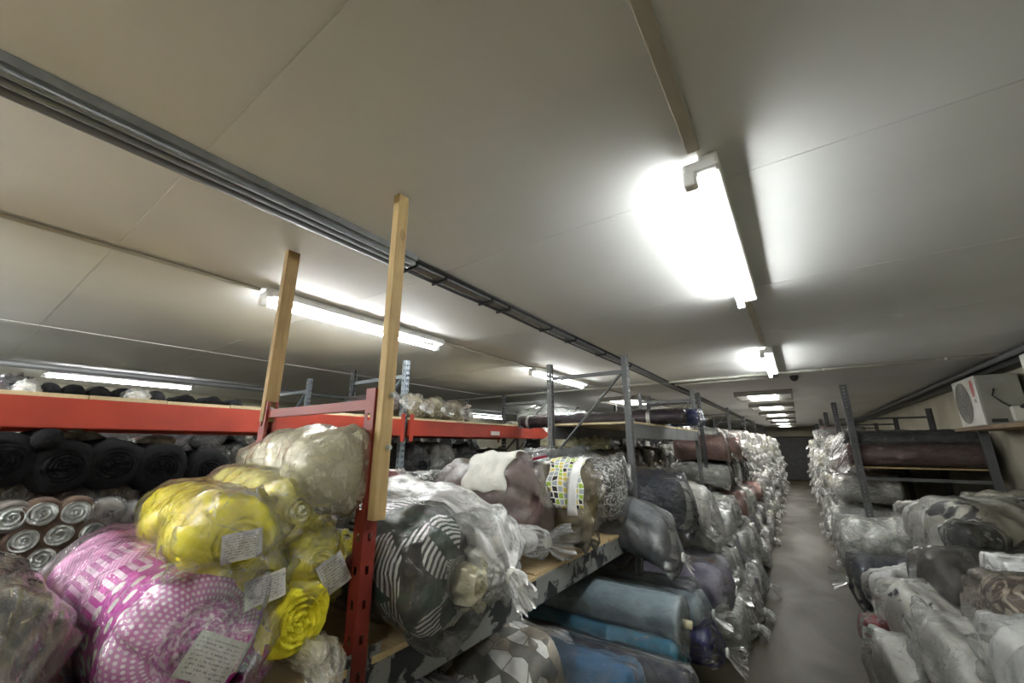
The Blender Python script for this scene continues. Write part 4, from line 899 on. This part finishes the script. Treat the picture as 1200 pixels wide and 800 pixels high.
def row(y0, y1, z, r, x, sgn, cols, where, jit=.06, step=2.2):
    y = y0
    while y < y1:
        rr = r * R.uniform(.88, 1.12); c = R.choice(cols)
        nm, cl = CN[c]
        far_bundle(x + R.uniform(-jit, jit), y, CZ + z + R.uniform(-.02, .03), rr, kind_of(c), sgn, '%s bundle in gathered film, %s' % (cl, where), nm, '%s bundles %s' % (cl, where))
        y += rr * step
wt = (0, 1, 3, 0, 1, 2, 0, 3)
# left, bay with rose bundles on top
row(7.0, 9.9, -.07, .17, -.92, 1, (4, 4, 0), 'in the rose layer beyond the twin frames')
row(6.95, 9.9, -.42, .18, -.98, 1, (5, 2, 5, 6), 'on the dark middle layer beyond the twin frames')
row(7.1, 9.9, .16, .09, -1.05, 1, (4, 0, 1), 'lying highest beyond the twin frames', step=2.6)
row(5.6, 9.9, -.92, .20, -.86, 1, (6, 0, 1, 4), 'below shelf height beyond the navy bundles')
row(5.0, 9.9, -1.28, .19, -.80, 1, (0, 6, 1, 2), 'second off the floor in main rack')
row(4.7, 9.9, -1.64, .20, -.74, 1, (0, 1, 2, 6), 'at floor level along the main rack')
for lay, (z, x) in enumerate(((.14, -.98), (-.16, -.90), (-.46, -.92), (-.82, -.84), (-1.2, -.82), (-1.62, -.78))):
    row(10.05, 24.5, z, .17, x, 1, wt if lay < 2 else (0, 1, 2, 3, 0, 2), 'far along the main rack, %s' % ('topmost', 'second from top', 'on the shelf deck', 'just under the shelf', 'second off the floor', 'on the floor')[lay], step=2.25)
# right side beyond the burgundy rolls
for lay, (z, x) in enumerate(((.02, .50), (-.34, .46), (-.70, .42), (-1.08, .38), (-1.62, .34))):
    row(8.5 if lay > 1 else 10.2, 24.5, z, .175, x, -1, (0, 1, 2, 0, 3) if lay else (0, 1, 3, 7), 'far along the right rack, %s' % ('topmost', 'at shelf height', 'just under the shelf', 'second off the floor', 'on the floor')[lay], step=2.25)
far_bundle(.36, 12.2, CZ + .12, .22, 14, -1, 'black and white flowery bundle jutting out high on the right rack', 'printed_bundle', None)
far_bundle(.5, 13.0, CZ + .28, .16, 8, -1, 'dusty pink bundle on top of the right rack', 'rose_bundle', None)
# far bundles along the second row, seen past the main rack
for lay, z in enumerate((.42, -.1, -.45)):
    row(5.6, 15, z if lay else .41, .17, -3.0, 1, (5, 2, 5, 0), 'far along the second row, %s' % ('top shelf', 'upper layer', 'lower layer')[lay], step=2.2)
bay(5.335, 8.045, .245, .13, 'grey_paint', 'grey top beam of the second row beyond red beams', 'deck board far along second row', 'far second row deck boards', 'deck_pale', X2F, X2B)
bay(5.335, 8.045, -.63, .12, 'grey_paint', 'grey lower beam of the second row beyond red beams', 'lower deck board far along second row', 'far second row lower boards', 'deck', X2F, X2B)
row(3.75, 6.2, -.43, .18, -1.75, 1, (5, 2), 'behind the navy bundles')
row(3.75, 6.2, -.19, .11, -1.72, 1, (5, 5), 'under the pale cluster of gathered ends')
row(2.75, 5.2, -.44, .17, -3.05, 1, (5, 5), 'beneath the dusky bundles')
for lay, z in enumerate((-.44, -.12, .18)): row(-.9, 6.0, z, .165, -4.9, 1, (5, 5, 5, 2), 'in the third row, %s' % ('lower', 'middle', 'upper')[lay], step=1.95)
decks(-5.75, -4.85, -1.2, 6.2, -.63, 'deck', 'deck board under the dark third row bundles', 'third row deck boards', .6)
for q in protos:
    for ch in list(q.children_recursive): bpy.data.objects.remove(ch)
    bpy.data.objects.remove(q)
